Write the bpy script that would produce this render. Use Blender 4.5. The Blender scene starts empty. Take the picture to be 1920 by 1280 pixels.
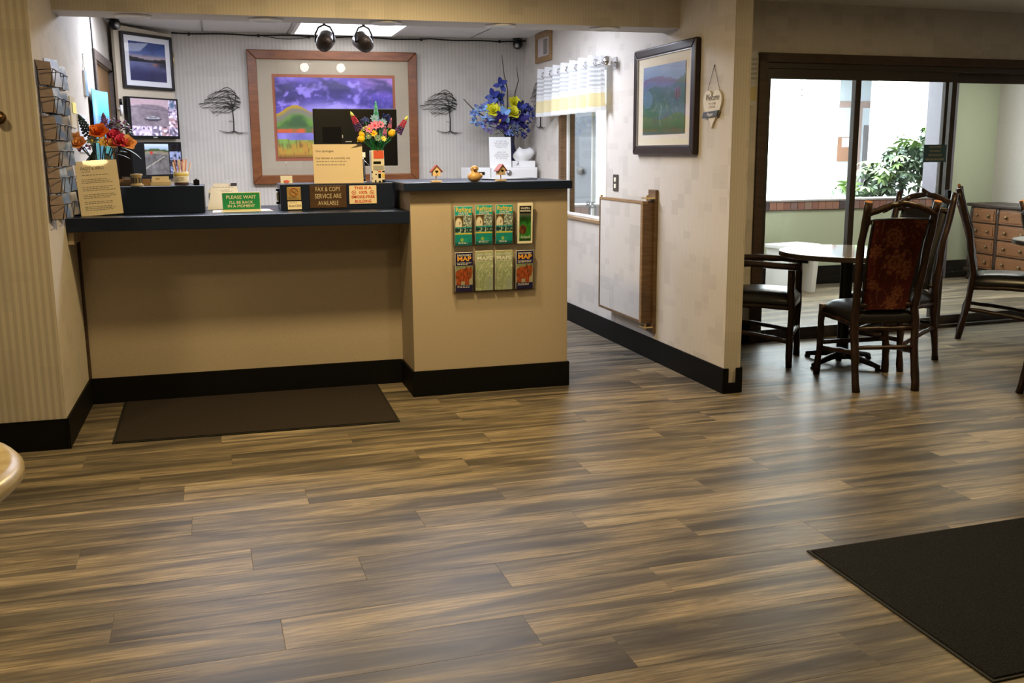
import bpy, bmesh, math, random
from mathutils import Vector, Matrix, noise
random.seed(7)
D = bpy.data
SC = bpy.context.scene
COL = SC.collection

# ---------------------------------------------------------------- camera
cam = D.cameras.new('camera'); cam_ob = D.objects.new('camera', cam); COL.objects.link(cam_ob)
F_PX, YAW, PITCH, ROLL = 1857.0, .2808, -.1893, -.0073
fw = Vector((math.sin(YAW)*math.cos(PITCH), math.cos(YAW)*math.cos(PITCH), math.sin(PITCH)))
rt = Vector((math.cos(YAW), -math.sin(YAW), 0)); up = rt.cross(fw)
r2 = rt*math.cos(ROLL)+up*math.sin(ROLL); u2 = up*math.cos(ROLL)-rt*math.sin(ROLL)
cam_ob.matrix_world = Matrix(((r2.x, u2.x, -fw.x, -.4726), (r2.y, u2.y, -fw.y, -5.5059), (r2.z, u2.z, -fw.z, 1.3862), (0, 0, 0, 1)))
cam.sensor_fit = 'HORIZONTAL'; cam.sensor_width = 36; cam.lens = 36*F_PX/1920; cam.clip_start = .05; cam.clip_end = 100
SC.camera = cam_ob

# ---------------------------------------------------------------- world, lights, exposure
SC.view_settings.view_transform = 'Standard'
SC.view_settings.look = 'None'
SC.view_settings.gamma = 1
SC.view_settings.use_curve_mapping = False
SC.view_settings.exposure = 0.0
SKY = 16.0
world = D.worlds.new('world'); SC.world = world; world.use_nodes = True
wbg = world.node_tree.nodes['Background']
wbg.inputs[0].default_value = (.86, .94, 1.0, 1); wbg.inputs[1].default_value = SKY

def lamp(name, loc, power, color, size, sy=None, rot=(0, 0, 0), kind='AREA', spread=180):
    l = D.lights.new(name, kind); l.energy = power; l.color = color
    if kind == 'AREA':
        l.shape = 'DISK' if sy is None else 'RECTANGLE'; l.size = size
        if sy: l.size_y = sy
        l.spread = math.radians(spread)
    else: l.shadow_soft_size = size
    o = D.objects.new(name, l); COL.objects.link(o); o.location = loc; o.rotation_euler = rot
    return o
WARM = (1.0, .73, .345); COOL = (.80, .85, 1.0)
for p, e, sp in (((.40, -.80, 2.35), 50, 180), ((-1.95, -1.7, 2.37), 20, 180), ((-1.1, -2.9, 2.37), 14, 150), ((1.1, -2.7, 2.37), 15, 150), ((.75, -5.1, 2.37), 12, 150), ((3.7, -1.3, 2.33), 36, 180)):
    lamp('ceiling_lamp', p, e, WARM, .22, None, spread=sp)            # recessed cans of the lobby ceiling
lamp('office_lamp', (-.5, 1.75, 2.38), 58, COOL, 1.1, .5)         # fluorescent troffers over the desk
lamp('office_lamp', (1.15, 1.5, 2.38), 58, COOL, 1.1, .5)
lamp('corridor_fill', (4.6, 2.3, 2.38), 25, (1, .96, .88), 1.1, .3)  # unseen fill lights, added to brighten the corridor beyond the glass
lamp('corridor_fill', (6.6, 2.3, 2.38), 25, (1, .96, .88), 1.1, .3)

# ---------------------------------------------------------------- helpers
def lin(c):
    return tuple((x/12.92 if x <= .04045 else ((x+.055)/1.055)**2.4) for x in c)
def rgb(r, g, b): return lin((r/255, g/255, b/255))

class MB:
    def __init__(s): s.v = []; s.f = []; s.m = []; s.sm = []
    def add(s, vs, fs, mi=0, smooth=False):
        n = len(s.v); s.v += [tuple(v) for v in vs]
        for f in fs: s.f.append(tuple(i+n for i in f)); s.m.append(mi); s.sm.append(smooth)
        return s
    def box(s, x0, x1, y0, y1, z0, z1, mi=0):
        return s.add([(x0, y0, z0), (x1, y0, z0), (x1, y1, z0), (x0, y1, z0), (x0, y0, z1), (x1, y0, z1), (x1, y1, z1), (x0, y1, z1)],
                     [(0, 3, 2, 1), (4, 5, 6, 7), (0, 1, 5, 4), (1, 2, 6, 5), (2, 3, 7, 6), (3, 0, 4, 7)], mi)
    def tube(s, pts, rad, n=8, mi=0, mi_cap=None, smooth=True, wob=0, seed=0):
        pts = [Vector(p) for p in pts]; k = len(pts)
        if not isinstance(rad, (list, tuple)): rad = [rad]*k
        vs = []; ref = None
        for i, p in enumerate(pts):
            t = (pts[min(i+1, k-1)]-pts[max(i-1, 0)]).normalized()
            if ref is None: ref = Vector((0, 0, 1)) if abs(t.z) < .9 else Vector((1, 0, 0))
            a = t.cross(ref).normalized(); b = a.cross(t).normalized(); ref = b
            for j in range(n):
                an = 2*math.pi*j/n
                r = rad[i]*(1+wob*noise.noise(Vector((i*1.7+seed*9.1, j*2.3, seed*3.7))))
                vs.append(p+a*math.cos(an)*r+b*math.sin(an)*r)
        fs = [(i*n+j, i*n+(j+1) % n, (i+1)*n+(j+1) % n, (i+1)*n+j) for i in range(k-1) for j in range(n)]
        s.add(vs, fs, mi, smooth)
        mc = mi if mi_cap is None else mi_cap
        s.add(vs[:n], [tuple(range(n))[::-1]], mc); s.add(vs[-n:], [tuple(range(n))], mc)
        return s
    def lathe(s, prof, n=16, c=(0, 0, 0), mi=0, smooth=True, sx=1, sy=1):
        vs = []
        for r, z in prof:
            for j in range(n):
                a = 2*math.pi*j/n; vs.append((c[0]+sx*r*math.cos(a), c[1]+sy*r*math.sin(a), c[2]+z))
        k = len(prof)
        fs = [(i*n+j, i*n+(j+1) % n, (i+1)*n+(j+1) % n, (i+1)*n+j) for i in range(k-1) for j in range(n)]
        if prof[0][0] > 1e-5: fs.append(tuple(range(n))[::-1])
        if prof[-1][0] > 1e-5: fs.append(tuple(range((k-1)*n, k*n)))
        return s.add(vs, fs, mi, smooth)
    def prism(s, poly, y0, y1, mi=0):          # polygon in XZ, extruded along Y
        n = len(poly)
        vs = [(x, y0, z) for x, z in poly]+[(x, y1, z) for x, z in poly]
        return s.add(vs, [tuple(range(n)), tuple(range(n, 2*n))[::-1]]+[(i, i+n, (i+1) % n+n, (i+1) % n) for i in range(n)], mi)
    def zprism(s, poly, z0, z1, mi=0):         # polygon in XY, extruded along Z
        n = len(poly)
        vs = [(x, y, z0) for x, y in poly]+[(x, y, z1) for x, y in poly]
        return s.add(vs, [tuple(range(n))[::-1], tuple(range(n, 2*n))]+[(i, (i+1) % n, (i+1) % n+n, i+n) for i in range(n)], mi)
    def ball(s, c, r, n=8, mi=0, sz=1.0, sx=1.0, sy=1.0):
        pr = [(max(r*math.sin(math.pi*i/n), 0 if i in (0, n) else 1e-4), -r*sz*math.cos(math.pi*i/n)) for i in range(n+1)]
        pr[0] = (r*.02, pr[0][1]); pr[-1] = (r*.02, pr[-1][1])
        return s.lathe(pr, n+2, c, mi, True, sx, sy)
    def mesh(s, name, mats, bevel=0, seg=2):
        me = D.meshes.new(name); me.from_pydata(s.v, [], s.f)
        for m in (mats if isinstance(mats, (list, tuple)) else [mats]): me.materials.append(m)
        me.polygons.foreach_set('material_index', s.m); me.polygons.foreach_set('use_smooth', s.sm)
        bm = bmesh.new(); bm.from_mesh(me)
        bmesh.ops.remove_doubles(bm, verts=bm.verts, dist=1e-6)
        bmesh.ops.recalc_face_normals(bm, faces=bm.faces)
        if bevel:
            es = [e for e in bm.edges if len(e.link_faces) == 2 and e.calc_face_angle(0) > .6]
            bmesh.ops.bevel(bm, geom=es, offset=bevel, segments=seg, affect='EDGES', profile=.6, clamp_overlap=True)
        bm.to_mesh(me); bm.free()
        return me
    def build(s, name, mats, parent=None, bevel=0, seg=2, loc=None, rz=None, kind=None):
        o = D.objects.new(name, s.mesh(name, mats, bevel, seg)); COL.objects.link(o)
        if parent: o.parent = parent
        if loc: o.location = loc
        if rz is not None: o.rotation_euler = (0, 0, rz)
        if kind: o['kind'] = kind
        return o

def B(x0, x1, y0, y1, z0, z1): return MB().box(x0, x1, y0, y1, z0, z1)
def tag(o, label, cat, group=None, kind=None):
    o['label'] = label; o['category'] = cat
    if group: o['group'] = group
    if kind: o['kind'] = kind
    return o
def thing(name, label, cat, loc=(0, 0, 0), rz=0, group=None):
    o = D.objects.new(name, None); COL.objects.link(o); o.empty_display_size = .05
    o.location = loc; o.rotation_euler = (0, 0, rz)
    return tag(o, label, cat, group)
def struct(o): o['kind'] = 'structure'; return o
def part(name, me, parent, loc=(0, 0, 0), rot=(0, 0, 0), sc=(1, 1, 1)):
    o = D.objects.new(name, me); COL.objects.link(o); o.parent = parent
    o.location = loc; o.rotation_euler = rot; o.scale = sc
    return o
def copy_tree(o, parent=None):
    c = o.copy(); COL.objects.link(c)
    if parent: c.parent = parent
    for ch in list(o.children): copy_tree(ch, c)
    return c
RIGHT, LEFT = -math.pi/2, math.pi/2       # rotations of things hung on the right / left wall

# ---------------------------------------------------------------- materials
class N:
    def __init__(s, name):
        s.m = D.materials.new(name); s.m.use_nodes = True; s.t = s.m.node_tree; s.b = s.t.nodes['Principled BSDF']
    def n(s, k, **kw):
        x = s.t.nodes.new(k)
        for a, v in kw.items(): setattr(x, a, v)
        return x
    def l(s, a, b): s.t.links.new(a, b)
    def math(s, op, a, b=None, c=None):
        x = s.n('ShaderNodeMath', operation=op)
        for i, q in enumerate((a, b, c)):
            if q is None: continue
            if isinstance(q, (int, float)): x.inputs[i].default_value = q
            else: s.l(q, x.inputs[i])
        return x.outputs[0]
    def mix(s, f, a, b, mode='MIX'):
        x = s.n('ShaderNodeMix', data_type='RGBA', blend_type=mode)
        for i, q in ((0, f), (6, a), (7, b)):
            if isinstance(q, (int, float)): x.inputs[i].default_value = q
            elif isinstance(q, tuple): x.inputs[i].default_value = (*q[:3], 1)
            else: s.l(q, x.inputs[i])
        return x.outputs[2]
    def noise(s, scale, vec=None, detail=3, rough=.55, dist=0):
        x = s.n('ShaderNodeTexNoise'); x.inputs['Scale'].default_value = scale; x.inputs['Detail'].default_value = detail
        x.inputs['Roughness'].default_value = rough; x.inputs['Distortion'].default_value = dist
        if vec is not None: s.l(vec, x.inputs['Vector'])
        return x.outputs[0]
    def ramp(s, f, stops, interp='LINEAR'):
        x = s.n('ShaderNodeValToRGB'); e = x.color_ramp.elements; x.color_ramp.interpolation = interp
        while len(e) < len(stops): e.new(.5)
        for el, (p, c) in zip(e, stops): el.position = p; el.color = (*c[:3], 1) if isinstance(c, tuple) else (c, c, c, 1)
        s.l(f, x.inputs[0]); return x.outputs[0]
    def coord(s, what='Object'): return s.n('ShaderNodeTexCoord').outputs[what]
    def scale(s, vec, sc, loc=(0, 0, 0)):
        x = s.n('ShaderNodeMapping'); x.inputs['Scale'].default_value = sc; x.inputs['Location'].default_value = loc
        s.l(vec, x.inputs[0]); return x.outputs[0]
    def sep(s, vec):
        x = s.n('ShaderNodeSeparateXYZ'); s.l(vec, x.inputs[0]); return x.outputs
    def base(s, c, rough=.5, metal=0, spec=.5):
        if isinstance(c, tuple): s.b.inputs['Base Color'].default_value = (*c[:3], 1)
        else: s.l(c, s.b.inputs['Base Color'])
        if isinstance(rough, (int, float)): s.b.inputs['Roughness'].default_value = rough
        else: s.l(rough, s.b.inputs['Roughness'])
        s.b.inputs['Metallic'].default_value = metal; s.b.inputs['Specular IOR Level'].default_value = spec
        return s
    def bump(s, h, st=.2, d=.002):
        x = s.n('ShaderNodeBump'); x.inputs['Strength'].default_value = st; x.inputs['Distance'].default_value = d
        s.l(h, x.inputs['Height']); s.l(x.outputs[0], s.b.inputs['Normal']); return s

def simple(name, c, rough=.5, metal=0, spec=.5, var=.08, scale=30, bump=0, bd=.001):
    k = N(name); v = k.noise(scale, k.coord())
    lo = tuple(x*(1-var) for x in c); hi = tuple(min(1, x*(1+var)) for x in c)
    k.base(k.mix(v, lo, hi), rough, metal, spec)
    if bump: k.bump(v, bump, bd)
    return k.m
def wood(name, c1, c2, rough=.45, sc=(3, 3, 30), axis_noise=3.0, spec=.4):
    k = N(name); v = k.noise(axis_noise, k.scale(k.coord(), sc), 4, .6, .6)
    k.base(k.ramp(v, [(.3, c1), (.7, c2)]), rough, 0, spec); k.bump(v, .15, .001)
    return k.m
def emissive(name, c, st):
    k = N(name); k.base((.8, .8, .8), .5)
    k.b.inputs['Emission Color'].default_value = (*c, 1); k.b.inputs['Emission Strength'].default_value = st
    return k.m
def glass(name, tint=(.96, .98, .97), refl=1.0, rough=0.0):
    m = D.materials.new(name); m.use_nodes = True; t = m.node_tree; t.nodes.clear()
    o = t.nodes.new('ShaderNodeOutputMaterial'); mx = t.nodes.new('ShaderNodeMixShader')
    tr = t.nodes.new('ShaderNodeBsdfTransparent'); tr.inputs[0].default_value = (*tint, 1)
    gl = t.nodes.new('ShaderNodeBsdfGlossy'); gl.inputs['Roughness'].default_value = rough
    fr = t.nodes.new('ShaderNodeFresnel'); ge = t.nodes.new('ShaderNodeNewGeometry')
    io = t.nodes.new('ShaderNodeMapRange'); io.inputs[3].default_value = 1.45; io.inputs[4].default_value = 1/1.45   # a thin pane: no total reflection on its far face
    t.links.new(ge.outputs['Backfacing'], io.inputs[0]); t.links.new(io.outputs[0], fr.inputs[0])
    mu = t.nodes.new('ShaderNodeMath'); mu.operation = 'MULTIPLY'; mu.inputs[1].default_value = refl
    t.links.new(fr.outputs[0], mu.inputs[0]); t.links.new(mu.outputs[0], mx.inputs[0])
    t.links.new(tr.outputs[0], mx.inputs[1]); t.links.new(gl.outputs[0], mx.inputs[2]); t.links.new(mx.outputs[0], o.inputs[0])
    return m
def printed(name, rough=.5, emit=0, spec=.5):
    k = N(name); a = k.n('ShaderNodeVertexColor'); a.layer_name = 'ink'
    k.base(a.outputs[0], rough, 0, spec)
    if emit:
        k.l(a.outputs[0], k.b.inputs['Emission Color']); k.b.inputs['Emission Strength'].default_value = emit
        k.base((.01, .01, .01), rough)
    return k.m

def wallpaper(name, base, dark, amp=1.0, period=.032, blotch=.16):
    k = N(name); g = k.n('ShaderNodeNewGeometry'); p = k.sep(g.outputs['Position']); nn = k.sep(g.outputs['True Normal'])
    cx = k.math('MULTIPLY', p[0], k.math('ABSOLUTE', nn[1])); cy = k.math('MULTIPLY', p[1], k.math('ABSOLUTE', nn[0]))
    c = k.math('ADD', cx, cy)
    w = k.math('MULTIPLY_ADD', k.math('SINE', k.math('MULTIPLY', c, 2*math.pi/period)), .5, .5)
    w2 = k.math('MULTIPLY_ADD', k.math('SINE', k.math('MULTIPLY', c, 2*math.pi/period*3)), .5, .5)
    st = k.math('MULTIPLY', k.math('ADD', k.math('MULTIPLY', w, .75), k.math('MULTIPLY', w2, .25)), amp)
    q = k.n('ShaderNodeCombineXYZ'); k.l(k.math('SNAP', c, .09), q.inputs[0]); k.l(k.math('SNAP', p[2], .045), q.inputs[1])
    bl = k.ramp(k.noise(5.5, q.outputs[0], 2), [(.52, 0.0), (.60, 1.0)])
    col = k.mix(st, base, dark)
    col = k.mix(k.math('MULTIPLY', bl, blotch), col, tuple(x*.55 for x in base))
    fine = k.noise(160, g.outputs['Position'], 2)
    col = k.mix(k.math('MULTIPLY', fine, .25), col, tuple(x*.6 for x in base))
    k.base(col, .75, 0, .25); k.bump(st, .25, .0015)
    return k.m

M = {}
M['wall'] = wallpaper('striped_wallpaper', (.58, .53, .46), (.40, .355, .30), 1.0, .032, .30)
M['wall_back'] = wallpaper('striped_wallpaper_glare', (.585, .545, .49), (.48, .445, .395), 1.0)  # same paper as the left wall, stripe contrast lowered to imitate glare
M['wall_plain'] = wallpaper('ribbed_wallpaper', (.62, .575, .52), (.53, .485, .43), .8, .018, .27)
M['cove'] = simple('black_rubber_cove', (.0045, .0045, .0045), .6, var=.3, scale=60, spec=.12)
M['panel'] = simple('tan_laminate', (.44, .37, .285), .65, var=.30, scale=230, spec=.15)
M['navy'] = simple('navy_laminate', (.0085, .0145, .034), .36, var=.2, scale=120, spec=.28)
M['white'] = simple('white_paint', (.78, .78, .77), .6, var=.03)
M['paper'] = simple('white_paper', (.80, .80, .79), .7, var=.03)
M['cream'] = simple('cream_paper', (.84, .73, .52), .65, var=.03)
M['black'] = simple('black_plastic', (.005, .005, .0055), .35, var=.2, spec=.3)
M['blackmatt'] = simple('black_matt', (.004, .004, .004), .7, var=.2, spec=.2)
M['ink'] = simple('dark_ink', (.06, .055, .05), .8)
M['inkgrey'] = simple('grey_ink', (.30, .27, .22), .8)
M['brass'] = simple('brass', (.75, .58, .25), .28, 1.0, var=.1)
M['chrome'] = simple('chrome', (.75, .75, .75), .16, 1.0, var=.05)
M['steel'] = simple('grey_steel', (.35, .35, .35), .35, 1.0, var=.1)
M['iron'] = simple('dark_iron', (.03, .028, .026), .5, .6, var=.3)
M['bronze'] = simple('dark_bronze_aluminium', (.055, .046, .040), .42, .3, var=.2)
M['casing'] = wood('dark_casing', (.035, .022, .015), (.075, .045, .03), .5)
M['oak'] = wood('oak_trim', (.20, .115, .045), (.33, .20, .09), .45)
M['oakdark'] = wood('dark_oak_post', (.10, .055, .025), (.19, .11, .05), .5)
M['cherry'] = wood('cherry_frame', (.125, .040, .012), (.215, .074, .022), .34, (2, 2, 8))
M['doorwood'] = wood('door_veneer', (.13, .065, .022), (.27, .15, .055), .5, (14, 14, 1.6))
M['blackframe'] = simple('black_wood_frame', (.014, .011, .011), .35, var=.3)
M['darkframe'] = wood('mahogany_frame', (.010, .005, .004), (.024, .010, .007), .36, (2, 2, 6))
M['mat_linen'] = simple('linen_mat', (.36, .30, .215), .8, var=.12, scale=160)
M['mat_rust'] = simple('rust_mat', (.30, .095, .045), .8, var=.1, scale=160)
M['mat_cream'] = simple('cream_mat', (.66, .60, .47), .8, var=.04)
M['mat_white'] = simple('white_mat', (.78, .78, .82), .8, var=.02)
M['glass'] = glass('clear_glass', (.97, .985, .975), 1.0)
M['picglass'] = glass('picture_glass', (1, 1, 1), .55, .0)
M['acrylic'] = glass('clear_acrylic', (.985, .985, .98), .7, .03)
M['print'] = printed('printed_picture', .45)
M['gloss_print'] = printed('glossy_print', .3)
M['screen'] = printed('lit_screen', .2, .62)
M['bark'] = None
k = N('hickory_bark'); v = k.noise(6, k.scale(k.coord(), (6, 6, 1.5)), 5, .65); v2 = k.noise(22, k.coord(), 2)
c = k.ramp(v, [(.30, (.008, .004, .003)), (.55, (.026, .011, .007)), (.68, (.045, .020, .011)), (.80, (.11, .062, .033))])
k.base(c, .40, 0, .4); k.bump(v, .6, .004); M['bark'] = k.m
M['cutwood'] = simple('cut_wood_end', (.40, .17, .05), .5, var=.25, scale=60)
M['leather'] = simple('black_leather', (.008, .0075, .009), .32, var=.3, scale=25, bump=.2, spec=.55)
M['tabletop'] = simple('table_laminate', (.38, .37, .36), .06, var=.1, spec=1.0)
M['tableedge'] = simple('table_edge', (.035, .024, .016), .4)
M['graniteW'] = None
k = N('cream_laminate'); v = k.noise(25, k.coord(), 4); k.base(k.ramp(v, [(.3, (.40, .31, .16)), (.6, (.50, .41, .24)), (.8, (.58, .50, .33))]), .3, 0, .5); M['graniteW'] = k.m
# floor planks: long brown-grey streaks, a different piece of wood on each plank
k = N('vinyl_plank'); oi = k.n('ShaderNodeObjectInfo'); co = k.coord()
off = k.n('ShaderNodeCombineXYZ'); k.l(k.math('MULTIPLY', oi.outputs['Random'], 37.0), off.inputs[0]); k.l(k.math('MULTIPLY', oi.outputs['Random'], 91.0), off.inputs[1])
ad = k.n('ShaderNodeVectorMath', operation='ADD'); k.l(co, ad.inputs[0]); k.l(off.outputs[0], ad.inputs[1])
big = k.noise(1.0, k.scale(ad.outputs[0], (.85, 9, 1)), 5, .6, .8)
fin = k.noise(1.0, k.scale(ad.outputs[0], (5, 110, 1)), 4, .65, .4)
saw = k.noise(1.0, k.scale(ad.outputs[0], (160, 7, 1)), 1)
c = k.ramp(big, [(.32, (.044, .041, .036)), (.43, (.108, .096, .077)), (.51, (.215, .180, .126)), (.60, (.365, .292, .186)), (.74, (.38, .33, .24))])
c = k.mix(k.math('MULTIPLY', k.ramp(fin, [(.38, 1.0), (.60, 0.0)]), .68), c, (.07, .052, .038))
c = k.mix(k.math('MULTIPLY', saw, .14), c, (.09, .07, .05))
sh = k.math('MULTIPLY_ADD', oi.outputs['Random'], .42, .72)
cm = k.n('ShaderNodeCombineColor'); [k.l(sh, cm.inputs[i]) for i in range(3)]
c = k.mix(1.0, c, cm.outputs[0], 'MULTIPLY')
k.base(c, k.math('MULTIPLY_ADD', fin, .12, .31), 0, .19); k.bump(fin, .06, .0006); M['plank'] = k.m
k = N('charcoal_carpet'); v = k.noise(240, k.coord(), 2, .8); v2 = k.noise(60, k.coord(), 2)
k.base(k.ramp(v, [(.35, (.004, .004, .004)), (.55, (.015, .0148, .0145)), (.75, (.042, .041, .039))]), .95, 0, .1); k.bump(v, .9, .004); M['carpet'] = k.m
k = N('brown_carpet'); v = k.noise(220, k.coord(), 2, .8)
k.base(k.ramp(v, [(.35, (.017, .013, .011)), (.6, (.036, .029, .025)), (.8, (.065, .053, .045))]), .95, 0, .1); k.bump(v, .7, .003); M['carpet2'] = k.m
M['rubber'] = simple('mat_rubber', (.014, .014, .013), .6, spec=.2)
k = N('popcorn_ceiling'); v = k.noise(75, k.coord(), 3, .7); k.base(k.mix(v, (.55, .545, .54), (.90, .895, .89)), .9, 0, .1); k.bump(v, 1.0, .006); M['popcorn'] = k.m
M['ceil'] = simple('ceiling_paint', (.50, .47, .40), .9, var=.12, scale=90, bump=.4, bd=.003)
M['beigepaint'] = simple('beige_paint', (.56, .48, .36), .55, var=.03)
M['diffuser'] = emissive('lit_diffuser', (.95, .96, 1.0), 4.0)
M['green'] = simple('pale_green_block', (.50, .55, .40), .7, var=.04)
M['stucco'] = simple('white_stucco', (.86, .87, .87), .9, var=.03, scale=50)
M['greyblue'] = simple('pale_blue_door', (.74, .80, .86), .6, var=.03)
M['greycol'] = simple('grey_column', (.13, .12, .14), .7, var=.1)
M['concrete'] = simple('pale_concrete', (.55, .55, .53), .9, var=.1)
M['leafgreen'] = simple('bush_leaf', (.10, .19, .07), .45, var=.5, scale=9)
M['stem'] = simple('green_stem', (.035, .16, .05), .5, var=.2)
M['twig'] = simple('brown_twig', (.05, .035, .025), .8)
# ---------------------------------------------------------------- the setting
XL, XR, XO = -1.253, 2.249, 2.354          # left wall face, right wall face, its outer face
CE = 2.392
floor = struct(MB().box(-6, 8.3, -8, 3.55, -.08, -.0042, 0).box(-1, 14, 3.55, 10, -.08, -.0042, 1).build('floor', [M['plank'], M['concrete']]))
PA, PW, PO, PL = .0192, .1982, -.0437, 1.2188
pm = {}
def plank_mesh(L):
    key = round(L, 3)
    if key not in pm:
        g, c, h = .0002, .0007, .0035
        x0, x1, y0, y1 = g, L-g, -PW+g, -g
        mb = MB().add([(x0, y0, -h), (x1, y0, -h), (x1, y1, -h), (x0, y1, -h), (x0, y0, -c*.6), (x1, y0, -c*.6), (x1, y1, -c*.6), (x0, y1, -c*.6),
                       (x0+c, y0+c, 0), (x1-c, y0+c, 0), (x1-c, y1-c, 0), (x0+c, y1-c, 0)],
                      [(0, 1, 5, 4), (1, 2, 6, 5), (2, 3, 7, 6), (3, 0, 4, 7), (4, 5, 9, 8), (5, 6, 10, 9), (6, 7, 11, 10), (7, 4, 8, 11), (8, 9, 10, 11)])
        pm[key] = mb.mesh('plank', M['plank'])
    return pm[key]
joint = {-6: -.7246, -7: -.2415, -8: -.6909, -9: .1502, -10: -.4891, -11: -.1345, -12: .3052, -13: -.4294, -14: .2746, -15: .4823, -16: -.1, -17: .8,
         -5: .31, -4: -.52, -3: .05, -2: .66}
rr = random.Random(3); plank_jobs = []
for n in range(-18, 18):
    j = joint.get(n, rr.uniform(0, PL)); y = PO+PW*n
    for q in range(-6, 9):
        x = j+q*PL; xm = x+PL/2
        wx, wy = x*math.cos(PA)-y*math.sin(PA), x*math.sin(PA)+y*math.cos(PA)
        if n <= -14 and (xm < -2.2 or xm > 2.8): continue
        if n <= -9 and (xm < -2.6 or xm > 4.2): continue
        if xm < -2.2 or xm > 7.6: continue
        if n >= 4 and xm < .9: continue                 # under the counter, never seen
        if n >= -2 and xm < XL-.62: continue
        if -9 < n < 5 and xm > 7.0: continue
        if n >= 8 and xm < 1.2: continue
        if n >= 12 and xm < 3.6: continue
        if n <= 4 and xm < -1.9: continue
        plank_jobs.append((wx, wy))
for wx, wy in plank_jobs[:300]:
    part('plank', plank_mesh(PL), floor, (wx, wy, 0), (0, 0, PA))
NPL = len(plank_jobs); print('planks', NPL)

# walls ---------------------------------------------------------------
wl = MB().box(-6, -1.41, -.503, 3.6, 0, CE+.02)
wl.box(-1.41, XL, -.503, 1.93, 0, CE+.02).box(-1.41, XL, 1.93, 3.02, 2.02, CE+.02).box(-1.41, XL, 3.02, 3.6, 0, CE+.02)
struct(wl.build('wall_left', M['wall']))
struct(B(XL-.1, XO, 3.479, 3.6, 0, CE+.02).build('wall_back', M['wall_back']))
wr = MB().box(XR, XO, -.478, 1.39, 0, CE+.02).box(XR, XO, 2.45, 3.479, 0, CE+.02).box(XR, XO, 1.39, 2.45, 0, .865).box(XR, XO, 1.39, 2.45, 2.02, CE+.02)
struct(wr.build('wall_right', M['wall_plain']))
struct(B(XL-.05, XR+.02, .211, .467, 2.113, CE+.02).build('wall_header', M['wall_plain']))
struct(B(-6, 9, -8.1, -8, 0, CE+.02).build('wall_front', M['wall']))
struct(B(-6.1, -6, -8, -.4, 0, CE+.02).build('wall_lobby_left', M['wall']))
struct(B(8.2, 8.3, -8, .95, 0, CE+.02).build('wall_lobby_right', M['wall']))
struct(B(-6, 8.3, -8, .211, CE, CE+.1).build('ceiling', M['ceil']))
struct(B(XO-.001, 8.3, .211, 1.2, CE, CE+.1).build('ceiling_breakfast', M['ceil']))
co_ = struct(B(XL-.2, XO, .467, 3.6, CE, CE+.1).build('ceiling_office', M['popcorn']))
for x in (-.55, .14, 1.03, 1.75):                      # grid seams between the ceiling tiles
    B(x-.006, x+.006, .47, 3.48, CE-.004, CE+.001).build('ceiling_seam', M['steel'], co_)

# black rubber cove base
def cove(name, pts, h=.148, t=.011):
    m = MB()
    for (x0, y0, x1, y1) in pts: m.box(min(x0, x1), max(x0, x1), min(y0, y1), max(y0, y1), 0, h)
    return struct(m.build(name, M['cove'], bevel=.003))
cove('baseboard_left', [(-6, -.514, XL+.011, -.503), (XL, -.514, XL+.011, .38)])
br = MB().box(XR-.011, XR, -.489, 3.47, 0, .148).box(XR, XO+.011, -.489, -.478, 0, .062)
br.box(XR, XR+.028, -.489, -.478, .06, .148).box(XO-.03, XO+.011, -.489, -.478, .06, .148).box(XO, XO+.011, -.478, .86, 0, .148)
struct(br.build('baseboard_right', M['cove'], bevel=.003))
cove('baseboard_back', [(XL, 3.468, XR, 3.479)])
struct(B(XL, XL+.016, .366, .382, .148, .98).build('trim_1', M['casing'], bevel=.003))

# office door in the left wall
d1 = D.objects.new('door_1', None); COL.objects.link(d1); struct(d1)
df = MB()
df.box(XL-.12, XL+.018, 1.865, 1.95, 0, 2.02).box(XL-.12, XL+.018, 3.0, 3.085, 0, 2.02).box(XL-.12, XL+.018, 1.865, 3.085, 2.02, 2.085)
df.box(XL-.12, XL-.055, 1.95, 1.975, 0, 2.02).box(XL-.12, XL-.055, 2.975, 3.0, 0, 2.02).box(XL-.12, XL-.055, 1.975, 2.975, 1.99, 2.02)
df.build('door_frame', wood('grey_brown_casing', (.075, .055, .045), (.13, .10, .08), .5), d1, .004)
B(XL-.05, XL-.014, 1.951, 2.999, .01, 2.019).build('door_leaf', M['doorwood'], d1)
MB().lathe([(.012, -.03), (.012, 0), (.026, .006), (.03, .025), (.02, .045), (.002, .05)], 12).build('door_knob', M['brass'], d1, loc=(XL-.012, 2.9, .95)).rotation_euler = (0, math.pi/2, 0)

# window_1: sliding window in the right wall, looks out on the courtyard
w1 = D.objects.new('window_1', None); COL.objects.link(w1); struct(w1)
MB().box(XR-.012, XO+.01, 2.40, 2.45, .865, 2.02).build('jamb', M['oakdark'], w1, .003)
MB().box(XR-.004, XO+.01, 1.39, 1.41, .865, 2.02).build('jamb', M['white'], w1, .003)
MB().box(XR-.004, XO+.01, 1.39, 2.45, 1.985, 2.02).build('head', M['white'], w1, .003)
MB().box(XR-.018, XO+.02, 1.38, 2.46, .845, .87).build('window_sill', M['oak'], w1, .004)
MB().box(2.29, 2.315, 2.385, 2.40, .87, 1.985).box(2.29, 2.315, 1.41, 1.435, .87, 1.985).box(2.29, 2.315, 1.41, 2.4, .87, .89).box(2.315, 2.335, 1.86, 1.89, .87, 1.985).build('sash', M['white'], w1, .003)
B(2.300, 2.304, 1.435, 2.385, .89, 1.985).build('pane', M['glass'], w1)
B(2.324, 2.328, 1.41, 1.87, .87, 1.985).build('pane', M['glass'], w1)

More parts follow.
